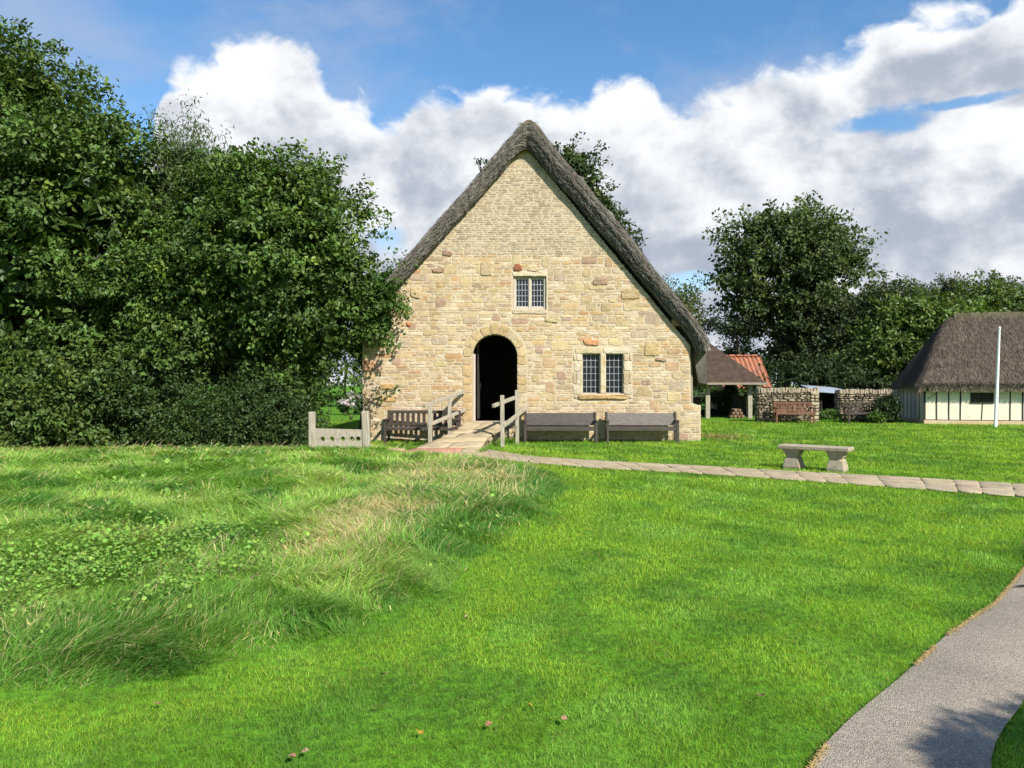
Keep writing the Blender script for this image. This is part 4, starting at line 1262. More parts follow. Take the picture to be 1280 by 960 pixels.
# left tree, tall, at the frame edge
bA = [bl(165, 250, 21.4, 48, 62, 1.0), bl(195, 395, 22.4, 62, 110, 1.2), bl(38, 130, 21.2, 52, 56), bl(-30, 112, 21.2, 66, 60), bl(125, 262, 21.0, 82, 92, 1.9), bl(40, 330, 21.6, 165, 210, 2.6), bl(-70, 220, 21.2, 140, 140, 2.6), bl(30, 165, 21.2, 80, 78, 1.6), bl(100, 215, 21.0, 62, 68, 1.3), bl(-20, 450, 23.0, 150, 120, 1.8), bl(-220, 310, 23, 160, 240, 3), bl(100, 450, 22.8, 110, 110, 1.6)]
tree('broadleaf_tree', 'tallest and bulkiest broadleaf tree, with the dark bramble bush at its foot', (P(30, 0, 22).x, 22.3, 0), subblobs(bA, 56, .32, 3, .2), 17500, 13, .15, GL, 21, tr=.4, sprays=800, tw=.34, droop=.3, core=14000, blobs0=bA, bs=.50, bough=20, lump=.42, var=.5, bottom=.8)
# drooping willow leaved tree between the two
bW = [bl(226, 250, 22.2, 32, 88, .9), bl(205, 330, 22.6, 50, 110, 1), bl(244, 228, 22.0, 18, 52, .5)]
tree('willow_tree', 'pale narrow-leaved willow showing between the two big left-hand trees', (P(225, 0, 22.5).x, 22.8, 0), subblobs(bW, 16, .4, 5), 3000, 14, .16, (.085, .125, .05), 22, core=1500, blobs0=bW, tr=.18, wleaf=.22, droop=.9, mat='leaf_dull', sprays=200, tw=.45)
# second big tree, beside the house
bB = [bl(338, 315, 20.3, 90, 98, 2.0), bl(282, 268, 20.6, 54, 56, 1.2), bl(326, 244, 20.5, 40, 38, .9), bl(368, 248, 20.5, 36, 34, .8), bl(405, 330, 20.0, 34, 50, .9), bl(300, 400, 21.2, 120, 115, 1.7), bl(386, 400, 20.5, 56, 74, 1.0), bl(366, 495, 21.0, 36, 55, .8), bl(220, 390, 21.6, 95, 120, 1.6)]
tree('hornbeam_tree', 'dense bushy tree next to the left side of the gabled house', (P(345, 0, 21).x, 21.2, 0), subblobs(bB, 40, .30, 4, .1), 12500, 13, .13, (.070, .125, .022), 23, tr=.3, sprays=900, tw=.30, droop=.3, core=8000, blobs0=bB, bs=.38, bough=20, lump=.42, var=.5, bottom=.8)
bC = [bl(480, 372, 20.75, 18, 24, .35), bl(470, 385, 22.2, 30, 36, .7), bl(487, 352, 22.0, 17, 20, .4), bl(458, 418, 22.3, 14, 30, .4), bl(478, 405, 20.9, 14, 18, .3)]
tree('elder_bush', 'leafy branches of a slender tree brushing the left end of the thatched roof', (P(450, 0, 22.3).x, 22.6, 0), subblobs(bC, 10, .4, 8), 1300, 13, .10, (.064, .128, .022), 24, core=500, blobs0=bC, bs=.16, tr=.09, sprays=90, tw=.3)
# undergrowth in front of the trees
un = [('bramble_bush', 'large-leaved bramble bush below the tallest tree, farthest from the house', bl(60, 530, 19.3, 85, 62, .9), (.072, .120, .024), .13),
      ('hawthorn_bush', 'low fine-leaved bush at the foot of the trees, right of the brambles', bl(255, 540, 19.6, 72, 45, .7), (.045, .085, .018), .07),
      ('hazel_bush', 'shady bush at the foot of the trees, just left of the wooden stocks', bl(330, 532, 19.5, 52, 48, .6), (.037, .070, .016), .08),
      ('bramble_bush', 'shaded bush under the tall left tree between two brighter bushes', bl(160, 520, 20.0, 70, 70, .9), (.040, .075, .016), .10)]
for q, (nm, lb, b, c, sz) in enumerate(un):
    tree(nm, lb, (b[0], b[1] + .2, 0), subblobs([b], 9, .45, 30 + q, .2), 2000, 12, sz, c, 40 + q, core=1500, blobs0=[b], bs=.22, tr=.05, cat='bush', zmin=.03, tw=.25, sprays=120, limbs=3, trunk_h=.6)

# climbing plant on the left corner of the house
bP = [(P(462, 492, 21.1).x, 21.08, P(462, 492, 21.1).z, .2, .12, .28), (P(463, 525, 21.1).x, 21.08, .55, .14, .12, .4)]
tree('climbing_rose', 'thin straggly climbing plant on the left corner of the gabled house', (P(462, 0, 21.1).x, 21.12, 0), bP, 55, 8, .06, (.05, .06, .03), 55, tr=.022, cat='climbing plant', tw=.18, limbs=2, trunk_h=1.2, zmin=.05, bs=.06, bough=3)

# the big tree on the right
c1 = 46.5
bT = [bl(975, 350, c1, 62, 66), bl(945, 300, c1, 34, 38), bl(1000, 300, c1, 42, 40), bl(1035, 335, c1, 40, 42), bl(918, 350, c1, 34, 32), bl(910, 380, c1, 22, 22), bl(1058, 330, c1, 20, 14), bl(1000, 400, c1, 52, 48), bl(1030, 390, c1, 25, 28), bl(952, 392, c1, 32, 28), bl(1012, 440, c1, 42, 34), bl(955, 268, c1, 14, 16), bl(1012, 270, c1, 12, 14)]
cT = P(985, 350, c1)
bT = [(cT.x + (b[0] - cT.x) * .93, b[1], cT.z + (b[2] - cT.z) * .95, b[3] * .88, b[4] * .88, b[5] * .88) for b in bT]
tree('sycamore_tree', 'big rounded broadleaf tree standing alone against the clouds, above the orange roof', (P(978, 0, c1).x, c1, 0), subblobs(bT, 34, .30, 6, .3), 3700, 13, .25, (.070, .108, .032), 61, tr=.38, trunk_h=6.0, sprays=520, tw=.55, mat='leaf_dull', limbs=22, lump=.45, backkeep=.35, core=200, blobs0=bT, bs=.62, bough=12, var=.4)
bT2 = [bl(905, 405, 46, 26, 5), bl(895, 408, 46, 14, 4)]
tree('cedar_tree', 'dark level branch of an evergreen at the left of the big round tree', (P(935, 0, 46).x, 46, 0), bT2, 260, 12, .16, (.025, .045, .018), 62, tr=.1, tw=.4, limbs=2, mat='leaf_dull')
bt = [(1085, 430, 43, 62, 60, (.048, .072, .024), 'dark green bushy tree between the big round tree and the brighter one', 2600),
      (1150, 440, 39, 70, 60, (.088, .145, .024), 'bright green tree just left of the barn roof', 3000),
      (1235, 420, 42, 75, 48, (.084, .138, .024), 'bright green tree rising behind the barn ridge near the pole', 2600),
      (1345, 410, 42, 70, 62, (.076, .128, .024), 'green tree behind the far end of the barn, right of the pole', 1800)]
for q, (px, py, Y, rx, rz2, c, lb, nn) in enumerate(bt):
    bb_ = [bl(px, py, Y, rx, rz2), bl(px - rx * .5, py + 30, Y - .5, rx * .6, rz2 * .7), bl(px + rx * .45, py - rz2 * .35, Y, rx * .5, rz2 * .55), bl(px - rx * .4, py - rz2 * .4, Y, rx * .45, rz2 * .5)]
    tree('broadleaf_tree', lb, (P(px, 0, Y).x, Y + .5, 0), subblobs(bb_, 22, .32, 70 + q, .3), int(nn * 1.15), 13, .22, c, 71 + q, tr=.2, sprays=200, tw=.42, limbs=4, core=2400, blobs0=bb_)
for q, (px, py, rx, rz2, lb) in enumerate([(1098, 372, 15, 22, 'pointed poplar top nearest the big round tree'), (1142, 372, 20, 20, 'second poplar top from the left on the skyline'), (1193, 366, 21, 20, 'poplar top directly above the left end of the barn ridge'), (1252, 368, 24, 22, 'poplar top on the skyline above the white pole')]):
    Y = 62
    tree('poplar_tree', lb, (P(px, 0, Y).x, Y, 0), [bl(px, py + 60, Y, rx, 70), bl(px - rx * .35, py + 6, Y, rx * .55, rz2), bl(px + rx * .35, py + 8, Y, rx * .5, rz2 * .9)], 1100, 12, .26, (.075, .098, .045), 81 + q, tr=.2, mat='leaf_dull', sprays=90, tw=.5, limbs=3, wleaf=.4, core=900, lump=.15, group='poplars on the skyline')
# behind the house
tree('ash_tree', 'dark tree rising behind the right slope of the thatched gable', (P(705, 0, 38).x, 38.5, 0), subblobs([bl(708, 245, 38, 32, 44), bl(735, 255, 38, 22, 32), bl(708, 208, 38, 15, 17), bl(724, 206, 38, 12, 14), bl(757, 282, 38, 14, 20), bl(700, 340, 38, 70, 90)], 18, .30, 9, .3), 2400, 13, .22, (.050, .080, .026), 91, bs=.25, core=900, tr=.3, trunk_h=9, sprays=160, tw=.5, mat='leaf_dull', lump=.4)
tree('ash_tree', 'twig end of a tree just showing left of the gable peak', (P(615, 0, 38).x, 38.5, 0), [bl(600, 208, 38, 6, 8), bl(612, 230, 38, 14, 18), bl(622, 300, 38, 25, 70)], 240, 10, .18, (.042, .068, .024), 92, bs=.15, tr=.15, trunk_h=9, tw=.3, mat='leaf_dull')
tree('birch_tree', 'loose pale green tree above the low right end of the thatched roof', (P(855, 0, 46).x, 46, 0), subblobs([bl(848, 390, 46, 26, 30), bl(862, 408, 46, 18, 22), bl(835, 352, 46, 9, 8), bl(825, 410, 46, 34, 50)], 8, .34, 12, .3), 900, 10, .19, (.085, .115, .045), 93, bs=.3, tr=.15, trunk_h=5, sprays=100, tw=.55, mat='leaf_dull')
tree('cypress_tree', 'small conical evergreen seen between the house eave and the orange roof', (P(922, 0, 52).x, 52, 0), [bl(922, 440, 52, 17, 24), bl(922, 425, 52, 9, 20), bl(903, 445, 52, 10, 14)], 420, 11, .16, (.04, .062, .032), 94, tr=.1, tw=.35, mat='leaf_dull')
# shrubs by the walls
sr = [(1037, 523, 32.2, 9, 8, (.085, .15, .03), 'pale green leafy plant in the gap between the two drystone walls', 420),
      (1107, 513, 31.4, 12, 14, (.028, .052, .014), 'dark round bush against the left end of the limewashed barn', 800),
      (1094, 524, 31.0, 5, 6, (.075, .14, .022), 'small bright green shrub at the right end of the dark garden bench', 220),
      (921, 502, 40.0, 34, 22, (.05, .10, .02), 'bright shrub seen through the open shelter', 900)]
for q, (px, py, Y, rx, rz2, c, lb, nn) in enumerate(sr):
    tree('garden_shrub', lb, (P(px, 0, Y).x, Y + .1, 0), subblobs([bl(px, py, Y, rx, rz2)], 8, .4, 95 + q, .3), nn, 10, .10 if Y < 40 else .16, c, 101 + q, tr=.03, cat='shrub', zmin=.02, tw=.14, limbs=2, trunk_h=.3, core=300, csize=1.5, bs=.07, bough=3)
# dark hedges closing the view behind the walls and far left
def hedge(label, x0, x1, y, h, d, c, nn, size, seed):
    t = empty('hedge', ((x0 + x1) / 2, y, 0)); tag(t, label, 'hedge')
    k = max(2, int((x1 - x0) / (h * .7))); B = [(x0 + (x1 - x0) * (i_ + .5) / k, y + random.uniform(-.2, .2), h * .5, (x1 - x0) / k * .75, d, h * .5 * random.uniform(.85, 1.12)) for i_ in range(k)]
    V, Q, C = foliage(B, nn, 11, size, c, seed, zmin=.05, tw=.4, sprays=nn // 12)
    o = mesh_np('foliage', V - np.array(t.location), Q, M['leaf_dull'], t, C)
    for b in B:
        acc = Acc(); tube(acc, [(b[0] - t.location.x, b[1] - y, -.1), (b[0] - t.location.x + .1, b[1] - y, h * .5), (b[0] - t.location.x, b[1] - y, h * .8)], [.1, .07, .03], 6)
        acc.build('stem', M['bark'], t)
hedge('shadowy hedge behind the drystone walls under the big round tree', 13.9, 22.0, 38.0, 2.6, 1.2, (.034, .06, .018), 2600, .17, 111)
hedge('distant hedge closing the small lawn seen left of the house', -30.0, -6.0, 55.0, 5.0, 2.2, (.04, .085, .018), 3600, .24, 112)
hedge('distant hedge behind the orange pantile roof', 6.0, 48.0, 66.0, 4.6, 2.4, (.045, .075, .03), 4200, .3, 113)
hedge('boundary hedge behind the house', -6.0, 9.0, 60.0, 3.6, 2.0, (.045, .08, .025), 1200, .3, 114)
# pale flowers at the far end of that little lawn
t = empty('hydrangea_bush', (P(441, 0, 40).x, 40.0, 0)); tag(t, 'pale pink flowering bush on the far lawn beyond the left corner of the house', 'bush')
V, Q, C = foliage([(0, 0, .5, .55, .4, .5)], 240, 9, .12, (.05, .10, .03), 120, zmin=.02, tw=.15, bs=.08); V2, Q2, C2 = foliage([(0, -.1, .72, .5, .42, .32)], 110, 9, .10, (.62, .55, .60), 121, zmin=.02, tw=.1, yel=0, var=.15, bs=.08)
mesh_np('foliage', np.concatenate([V, V2]), np.concatenate([Q, Q2 + len(V)]), M['leaf_dull'], t, np.concatenate([C, C2]))
# tree behind the viewer that shades the corner of the drive
tree('shade_tree', 'small dense tree beside the drive whose shadow falls on the tarmac', (6.4, -1.9, 0), [(6.02, -1.46, 4.1, 1.08, 1.05, .92), (7.1, -1.38, 4.2, 1.15, 1.05, .95)], 6000, 14, .085, GL, 131, tr=.12, tw=.10, lump=.02, core=26000, csize=2.2, bs=.03, bough=1)


# ------------------------------------------------------------------ grass
def blades(x, y, z, h, w, ang, lean, col, seg=2, curl=1.6, tipcol=1.15):
    n = len(x); ca, sa = np.cos(ang), np.sin(ang)
    pa = rng.uniform(0, 2 * np.pi, n)
    # width direction: mostly across the lean, random
    wx, wy = np.cos(pa), np.sin(pa)
    cols = []; V = []
    ts = np.linspace(0, 1, seg + 1)
    for i_, t in enumerate(ts):
        off = lean * t ** curl * h; zz = z + h * (t - .35 * np.clip(lean, 0, 1.6) * t ** 2.2) - .01
        cx = x + ca * off; cy = y + sa * off; ww = w * (1 - t * .15) * (1 if i_ < seg else 0)
        if i_ < seg:
            V.append(np.stack([cx - wx * ww, cy - wy * ww, zz], 1)); V.append(np.stack([cx + wx * ww, cy + wy * ww, zz], 1))
        else: V.append(np.stack([cx, cy, zz], 1))
        k = .62 + .38 * t if tipcol else 1
    V = np.stack(V, 1); m = V.shape[1]; b = (np.arange(n) * m)[:, None]
    Qs = [b + np.array([2 * s, 2 * s + 1, 2 * s + 3, 2 * s + 2]) for s in range(seg - 1)]
    T = b + np.array([2 * (seg - 1), 2 * (seg - 1) + 1, 2 * seg])
    F_ = ([np.concatenate(Qs)] if Qs else []) + [T]
    return V.reshape(-1, 3), F_, np.repeat(np.clip(col, .003, 1), m, 0)


def wedge(n, y0, y1, pw=1.0):
    """random ground points in the widened view wedge, density falling with distance squared"""
    y = np.exp(rng.uniform(math.log(y0), math.log(y1), n)); hw = .76 * y + .9
    return rng.uniform(-1, 1, n) * hw, y


def blocked(x, y):
    b = inpoly(x, y, PATH) | inpoly(x, y, DRIVE) | inpoly(x, y, [*RL, *RR[::-1]])
    b |= (x > XL - .05) & (x < 5.3) & (y > YF - .03) & (y < 34)
    c_, s_ = math.cos(-BR), math.sin(-BR); lx = (x - BX) * c_ - (y - BY) * s_; ly = (x - BX) * s_ + (y - BY) * c_
    b |= (lx > -.2) & (lx < BL) & (ly > -.1) & (ly < BD)
    b |= (y > YW) & (x > 10.2) & (y < YW + .5)
    return b


x, y = wedge(950000, 2.7, 34)
m_ = ~blocked(x, y) & (rough_w(x, y) < .25 + .3 * rng.random(len(x)))
x, y = x[m_], y[m_]; n = len(x)
sc = np.clip(y / 4.2, .8, 6)
pn = fbm(x * .9, y * .9, 20); pf = fbm(x * 4, y * 4, 24); stripe = .5 + .5 * np.sin((x * .55 - y * .83) * 1.3)
h = .038 * (1 + .25 * (sc - 1)) * rng.uniform(.55, 1.35, n) * (.65 + .7 * pf)
c0 = np.array([.165, .305, .028]); c1_ = np.array([.290, .430, .042]); c2_ = np.array([.100, .220, .034])
k = np.clip((pn - .35) / .3, 0, 1)[:, None]
col = c0 * (1 - k) + c1_ * k
k = np.clip((fbm(x * 2.2, y * 2.2, 33) - .56) / .14, 0, 1)[:, None] * .75
col = col * (1 - k) + c2_ * k
k = np.clip((fbm(x * 1.6, y * 1.6, 43) - .60) / .12, 0, 1)[:, None] * .5
col = col * (1 - k) + np.array([.30, .50, .10]) * k
k = (np.sin((x * .80 + y * .60) * 2 * np.pi / 1.25 + fbm(x * .5, y * .5, 91) * 2) > 0)[:, None] * 1.0
col = col * (1 + .09 * (k - .5) * 2)
db = polydist(x, y, ROUGH[1:17]); k = (np.exp(-((db - .38) / .26) ** 2) * .65 * np.clip(.4 + fbm(x * 1.1, y * 1.1, 61), 0, 1))[:, None]
col = col * (1 - k) + np.array([.34, .47, .045]) * k
col = col * rng.uniform(.5, 1.5, (n, 1)) * rng.uniform(.88, 1.12, (n, 3))
dry = rng.random(n) < .018
col[dry] = np.array([.34, .30, .12]) * rng.uniform(.7, 1.1, (dry.sum(), 1))
V, F_, C = blades(x, y, gz(x, y), h, .0028 * sc, rng.uniform(0, 2 * np.pi, n), rng.uniform(.15, 1.0, n), col, seg=1)
tag(mesh_np('lawn_grass', V, F_, M['grass'], None, C), 'short mown bright green lawn grass across the foreground and round the house', 'grass', kind='stuff')

# rough grass
x, y = wedge(520000, 3.6, 21.5); rw = rough_w(x, y)
m_ = (rw > .02) & ~blocked(x, y); x, y, rw = x[m_], y[m_], rw[m_]; n = len(x)
sc = np.clip(y / 4.5, .85, 5)
PX = 640 + F * x / y; PY = 480 + F * EYE / y


def patch(px, py, r, s=1.0):
    """soft patch on the ground round the point seen at px,py; r in metres"""
    X0, Y0 = G(px, py); return np.clip(1.3 - np.hypot((x - X0), (y - Y0) * s) / r, 0, 1)


cl = fbm(x * 1.7, y * 1.7, 50, 2); cf = fbm(x * 5, y * 5, 54, 2)
hh = (.085 + .085 * np.clip((cl - .3) / .4, 0, 1) + .07 * cf) * np.clip(rw * np.where(PX > 480, .9, 1.8) + .22, .25, 1) * np.clip(1.25 - (y - 8) / 22, .6, 1.15)
h = hh * rng.uniform(.5, 1.25, n)
ang = 2 * np.pi * (fbm(x * .9, y * .9, 60, 2) * 2.2) + rng.normal(0, .75, n)
lush = np.array([.165, .330, .042]); lite = np.array([.310, .470, .090]); dk = np.array([.095, .235, .034]); straw = np.array([.58, .50, .24])
k = np.clip((fbm(x * .8, y * .8, 65) - .38) / .25, 0, 1)[:, None]; col = lush * (1 - k) + lite * k
k = np.clip((fbm(x * 1.5, y * 1.5, 70) - .55) / .12, 0, 1)
k = np.maximum(k, np.maximum.reduce([patch(130, 815, .7), patch(620, 700, .8, .5), patch(400, 790, .35), patch(640, 660, 1.3, .42) * 1.2, patch(665, 615, 1.4, .3)]) * .8)[:, None]
col = col * (1 - k) + dk * k
dryp = np.maximum.reduce([patch(480, 665, .55, .35), patch(445, 700, .5, .4), patch(600, 600, .8, .25), patch(540, 600, .7, .25), patch(160, 690, .5), patch(500, 640, .6, .3)])
dn = np.clip((fbm(x * 1.1, y * 1.1, 77) - .5) / .2, 0, 1)
isdry = rng.random(n) < np.clip(0.035 + .65 * dryp * (.4 + dn) + .12 * dn + .18 * np.clip((y - 15) / 3, 0, 1), 0, .75)
col[isdry] = straw
col = col * rng.uniform(.6, 1.4, (n, 1)) * rng.uniform(.9, 1.1, (n, 3))
lean = rng.uniform(.2, 1.3, n) + (.5 * (cl > .5))
wpatch = np.clip(np.maximum(patch(150, 725, 1.0, .55), patch(230, 740, .6, .6)), 0, 1)
h = h * (1 - .35 * wpatch)
V, F_, C = blades(x, y, gz(x, y), h, .0024 * sc * rng.uniform(.7, 1.2, n), ang, lean, col, seg=3)
tag(mesh_np('rough_grass', V, F_, M['grass'], None, C), 'long tangled unmown grass covering the low bank in the left foreground', 'grass', kind='stuff')

# dry seed stalks
x, y = wedge(60000, 4.2, 20.5); rw = rough_w(x, y)
dens = np.maximum.reduce([patch(485, 655, .6, .35) * 1.2, patch(440, 700, .45, .4), patch(600, 600, .9, .25), patch(530, 600, .8, .25), patch(300, 720, .6, .5) * .25, .05 + 0 * x, .4 * np.clip((y - 16.5) / 2, 0, 1)])
m_ = (rw > .3) & ~blocked(x, y) & (rng.random(len(x)) < dens * .5); x, y = x[m_], y[m_]; n = len(x)
sc = np.clip(y / 5, .85, 4)
col = np.array([.60, .52, .28]) * rng.uniform(.6, 1.2, (n, 1)) * rng.uniform(.93, 1.07, (n, 3))
V, F_, C = blades(x, y, gz(x, y), rng.uniform(.16, .36, n), .0015 * sc, rng.normal(.5, .7, n), rng.uniform(.3, 1.3, n), col, seg=3)
tag(mesh_np('dry_grass_stalks', V, F_, M['grass'], None, C), 'pale straw-coloured dead grass stalks leaning through the rough grass', 'grass', kind='stuff')

# broadleaved weeds: clover and nettle like leaves
x, y = wedge(90000, 3.9, 20); rw = rough_w(x, y)
dens = np.maximum.reduce([patch(150, 722, .95, .55), patch(240, 738, .6, .6), patch(60, 700, .7, .5) * .7, patch(120, 640, 1.6, .4) * .08, .10 * np.clip((fbm(x, y, 88) - .62) / .1, 0, 1), 0 * x])
m_ = (rw > .35) & ~blocked(x, y) & (rng.random(len(x)) < dens * (.25 + .5 * (fbm(x * 2.5, y * 2.5, 57) > .48))); x, y = x[m_], y[m_]; n = len(x)
r_ = np.repeat(np.arange(n), 3); m3 = len(r_)
sc = np.clip(y / 5, .85, 3)[r_]
p = np.column_stack([x[r_], y[r_], gz(x, y)[r_] + rng.uniform(.06, .2, m3)]) + rng.normal(0, .02, (m3, 3))
a = unit(np.column_stack([rng.normal(0, 1, (m3, 2)), rng.normal(0, .25, m3)])); nr = unit(rng.normal(0, .65, (m3, 3)) + [0, -.1, 1]); b = unit(np.cross(nr, a)); sz = (.023 * sc * rng.uniform(.4, 1.6, m3))[:, None]
V = np.stack([p, p + a * sz * .5 + b * sz * .5, p + a * sz - nr * sz * .1, p + a * sz * .5 - b * sz * .5], 1).reshape(-1, 3)
C = np.repeat(np.array([.205, .35, .060]) * rng.uniform(.65, 1.2, (m3, 1)) * rng.uniform(.85, 1.15, (m3, 3)), 4, 0)
tag(mesh_np('ground_weeds', V, np.arange(4 * m3).reshape(m3, 4), M['leaf_dull'], None, C), 'broad-leaved weeds and clover spreading through the rough grass at the left', 'weeds', kind='stuff')

# tufts along edges: walls, ramp, paths, stocks, barn
seg_edges = [((XL, YF - .06), (DX - .8, YF - .06), .10, 300), ((.3, YF - .08), (5.3, YF - .08), .10, 900), ((5.3, YF - .1), (5.35, YF + 3), .18, 500), (RL[1], RL[3], .14, 900), (RL[3], RL[4], .12, 250), (RR[0], RR[2], .13, 600), (RR[2], RR[4], .22, 900),
             ((sx0 - .3, YS - .2), (sx1 + .5, YS - .2), .16, 1200), ((WX(948), YW - .05), (WX(1023), YW - .05), .12, 500), ((WX(1023), YW - .3), (WX(1060), YW - .3), .2, 500)]
xs_, ys_, hs_, cs_ = [], [], [], []
for a, b, hh, nn in seg_edges:
    t = rng.random(nn); xs_.append(a[0] + (b[0] - a[0]) * t + rng.normal(0, .04, nn)); ys_.append(a[1] + (b[1] - a[1]) * t + rng.normal(-.02, .04, nn)); hs_.append(hh * rng.uniform(.4, 1.3, nn))
for line, nn, hh in ((PATH_UP[1:], 6000, .06), (PATH_LO, 5000, .05), (DRIVE_L, 9000, .05), (DRIVE_R, 5000, .05)):
    A2 = np.array(line); d = np.concatenate([[0], np.cumsum(np.hypot(*np.diff(A2, axis=0).T))]); t = rng.uniform(0, d[-1], nn)
    xs_.append(np.interp(t, d, A2[:, 0]) + rng.normal(0, .02, nn)); ys_.append(np.interp(t, d, A2[:, 1]) + rng.normal(0, .02, nn)); hs_.append(hh * rng.uniform(.4, 1.3, nn))
x = np.concatenate(xs_); y = np.concatenate(ys_); h = np.concatenate(hs_); n = len(x)
# pale dry tuft beside the right corner of the house
q1 = 700; X0, Y0 = P(895, 0, 22.5).x, 22.5
x = np.concatenate([x, X0 + rng.normal(0, .38, q1)]); y = np.concatenate([y, Y0 + rng.normal(0, .3, q1)]); h = np.concatenate([h, rng.uniform(.1, .25, q1)])
col = np.tile([.125, .31, .026], (len(x), 1)); col[n:] = [.30, .28, .10]
col = col * rng.uniform(.6, 1.5, (len(x), 1)); dd = rng.random(len(x)) < .12; col[dd] = np.array([.38, .32, .14]) * rng.uniform(.7, 1.2, (dd.sum(), 1))
V, F_, C = blades(x, y, gz(x, y), h, .002 * np.clip(y / 4.5, .8, 5), rng.uniform(0, 6.28, len(x)), rng.uniform(.2, 1.2, len(x)), col, seg=2)
tag(mesh_np('edge_grass', V, F_, M['grass'], None, C), 'uncut grass tufts along the path edges, wall feet and ramp', 'grass', kind='stuff')

# dead needles and bleached blades along the drive edge
A2 = np.array(DRIVE_L); d = np.concatenate([[0], np.cumsum(np.hypot(*np.diff(A2, axis=0).T))]); nn = 11000; t = rng.uniform(0, d[-1], nn)
x = np.interp(t, d, A2[:, 0]) + np.abs(rng.normal(0, .022, nn)) * .35 + .004; y = np.interp(t, d, A2[:, 1]) - np.abs(rng.normal(0, .022, nn)) * .33 - .004
keepm = fbm(x * 2, y * 2, 99) > .42
x, y = x[keepm], y[keepm]; nn = len(x); a = rng.uniform(0, 6.28, nn); ln = rng.uniform(.008, .022, nn); w = .0016
p0 = np.column_stack([x, y, np.maximum(gz(x, y), 0) + .03 + rng.uniform(0, .008, nn)]); dv = np.column_stack([np.cos(a), np.sin(a), rng.normal(0, .15, nn)]); sv = np.column_stack([-np.sin(a), np.cos(a), np.zeros(nn)])
V = np.stack([p0 - sv * w, p0 + sv * w, p0 + dv * ln[:, None] + sv * w, p0 + dv * ln[:, None] - sv * w], 1).reshape(-1, 3)
C = np.repeat(np.array([.52, .36, .14]) * rng.uniform(.6, 1.25, (nn, 1)), 4, 0)
tag(mesh_np('grass_litter', V, np.arange(4 * nn).reshape(nn, 4), M['fallen'], None, C), 'orange-tan dead clippings gathered along the edge of the drive', 'litter', kind='stuff')

# fallen leaves on the lawn, each its own thing
fl = [(475, 892, (.33, .17, .09), 'curled brown fallen leaf on the lawn, nearer the left bottom corner of the mown grass'), (525, 925, (.55, .33, .04), 'bright yellow fallen leaf on the lawn near the bottom edge'),
      (612, 915, (.40, .20, .11), 'pinkish brown fallen leaf right of the bright yellow one'), (662, 891, (.50, .34, .05), 'small yellow fallen leaf on the lawn above the pinkish one'),
      (197, 888, (.36, .22, .12), 'brown fallen leaf below the dark tussocks at the left'), (365, 956, (.38, .19, .12), 'reddish fallen leaf at the bottom edge of the lawn'),
      (381, 950, (.40, .28, .16), 'tan fallen leaf beside the reddish one at the bottom edge'), (480, 850, (.28, .19, .10), 'dull brown dead leaf just below the rough grass'),
      (705, 908, (.42, .25, .14), 'small tan fallen leaf, furthest right of the leaves near the bottom edge'), (952, 878, (.30, .14, .10), 'dark red fallen leaf on the lawn near the drive'), (583, 777, (.45, .36, .22), 'pale fallen leaf at the foot of the rough grass bank')]
for q, (px, py, c, lb) in enumerate(fl):
    X0, Y0 = G(px, py); s_ = .017 + .008 * random.random(); V = []; T = []
    nn = 10
    for k in range(nn):
        th = 2 * math.pi * k / nn; rr = s_ * (.75 + .35 * abs(math.cos(th * 1.5))) * (1.25 if k == 0 else 1); V.append((rr * math.cos(th), rr * .7 * math.sin(th), .006 + .006 * math.cos(2 * th) + .004 * random.random()))
    V.append((0, 0, .002)); T = [(k, (k + 1) % nn, nn) for k in range(nn)]
    o = mesh_np('fallen_leaf', np.array(V), np.array(T), M['fallen'], None, np.array(c) * .72); o.location = (X0, Y0, float(gz(X0, Y0)) + .034); o.rotation_euler = (random.uniform(-.3, .5), random.uniform(-.3, .3), random.uniform(0, 6)); tag(o, lb, 'leaf', 'fallen leaves on the lawn')

# ------------------------------------------------------------------ sun, sky, clouds
SV = Vector((.75, -1.0, 1.05)).normalized()            # towards the sun
ELEV = math.asin(SV.z); AZ_ = math.atan2(SV.x, SV.y)
sd_ = bpy.data.lights.new('sun', 'SUN'); sd_.energy = 4.4; sd_.angle = R(.5); sd_.color = (1, .955, .87)
so = bpy.data.objects.new('sun', sd_); so.rotation_euler = SV.to_track_quat('Z', 'Y').to_euler(); so.location = (10, -10, 20); COL.objects.link(so)

W = bpy.data.worlds.new('World'); S.world = W; W.use_nodes = True
nt = W.node_tree; ns = nt.nodes; L = nt.links; ns.clear()


def mth(op, a, b=None, c=None, clamp=False):
    n = ns.new('ShaderNodeMath'); n.operation = op; n.use_clamp = clamp
    for i_, v_ in enumerate((a, b, c)):
        if v_ is None: continue
        if isinstance(v_, (int, float)): n.inputs[i_].default_value = v_
        else: L.new(v_, n.inputs[i_])
    return n.outputs[0]


def sstep(v_, a, b):
    n = ns.new('ShaderNodeMapRange'); n.interpolation_type = 'SMOOTHSTEP'; L.new(v_, n.inputs[0]); n.inputs[1].default_value = a; n.inputs[2].default_value = b; return n.outputs[0]


def cmix(f_, a, b):
    n = ns.new('ShaderNodeMix'); n.data_type = 'RGBA'
    for i_, v_ in ((0, f_), (6, a), (7, b)):
        if isinstance(v_, (int, float)): n.inputs[i_].default_value = v_
        elif isinstance(v_, tuple): n.inputs[i_].default_value = (*v_, 1)
        else: L.new(v_, n.inputs[i_])
    return n.outputs[2]


def noise(vec, scale, detail=6, rough=.55, dist=0):
    n = ns.new('ShaderNodeTexNoise'); n.inputs['Scale'].default_value = scale; n.inputs['Detail'].default_value = detail; n.inputs['Roughness'].default_value = rough; n.inputs['Distortion'].default_value = dist
    L.new(vec, n.inputs['Vector']); return n.outputs[0]


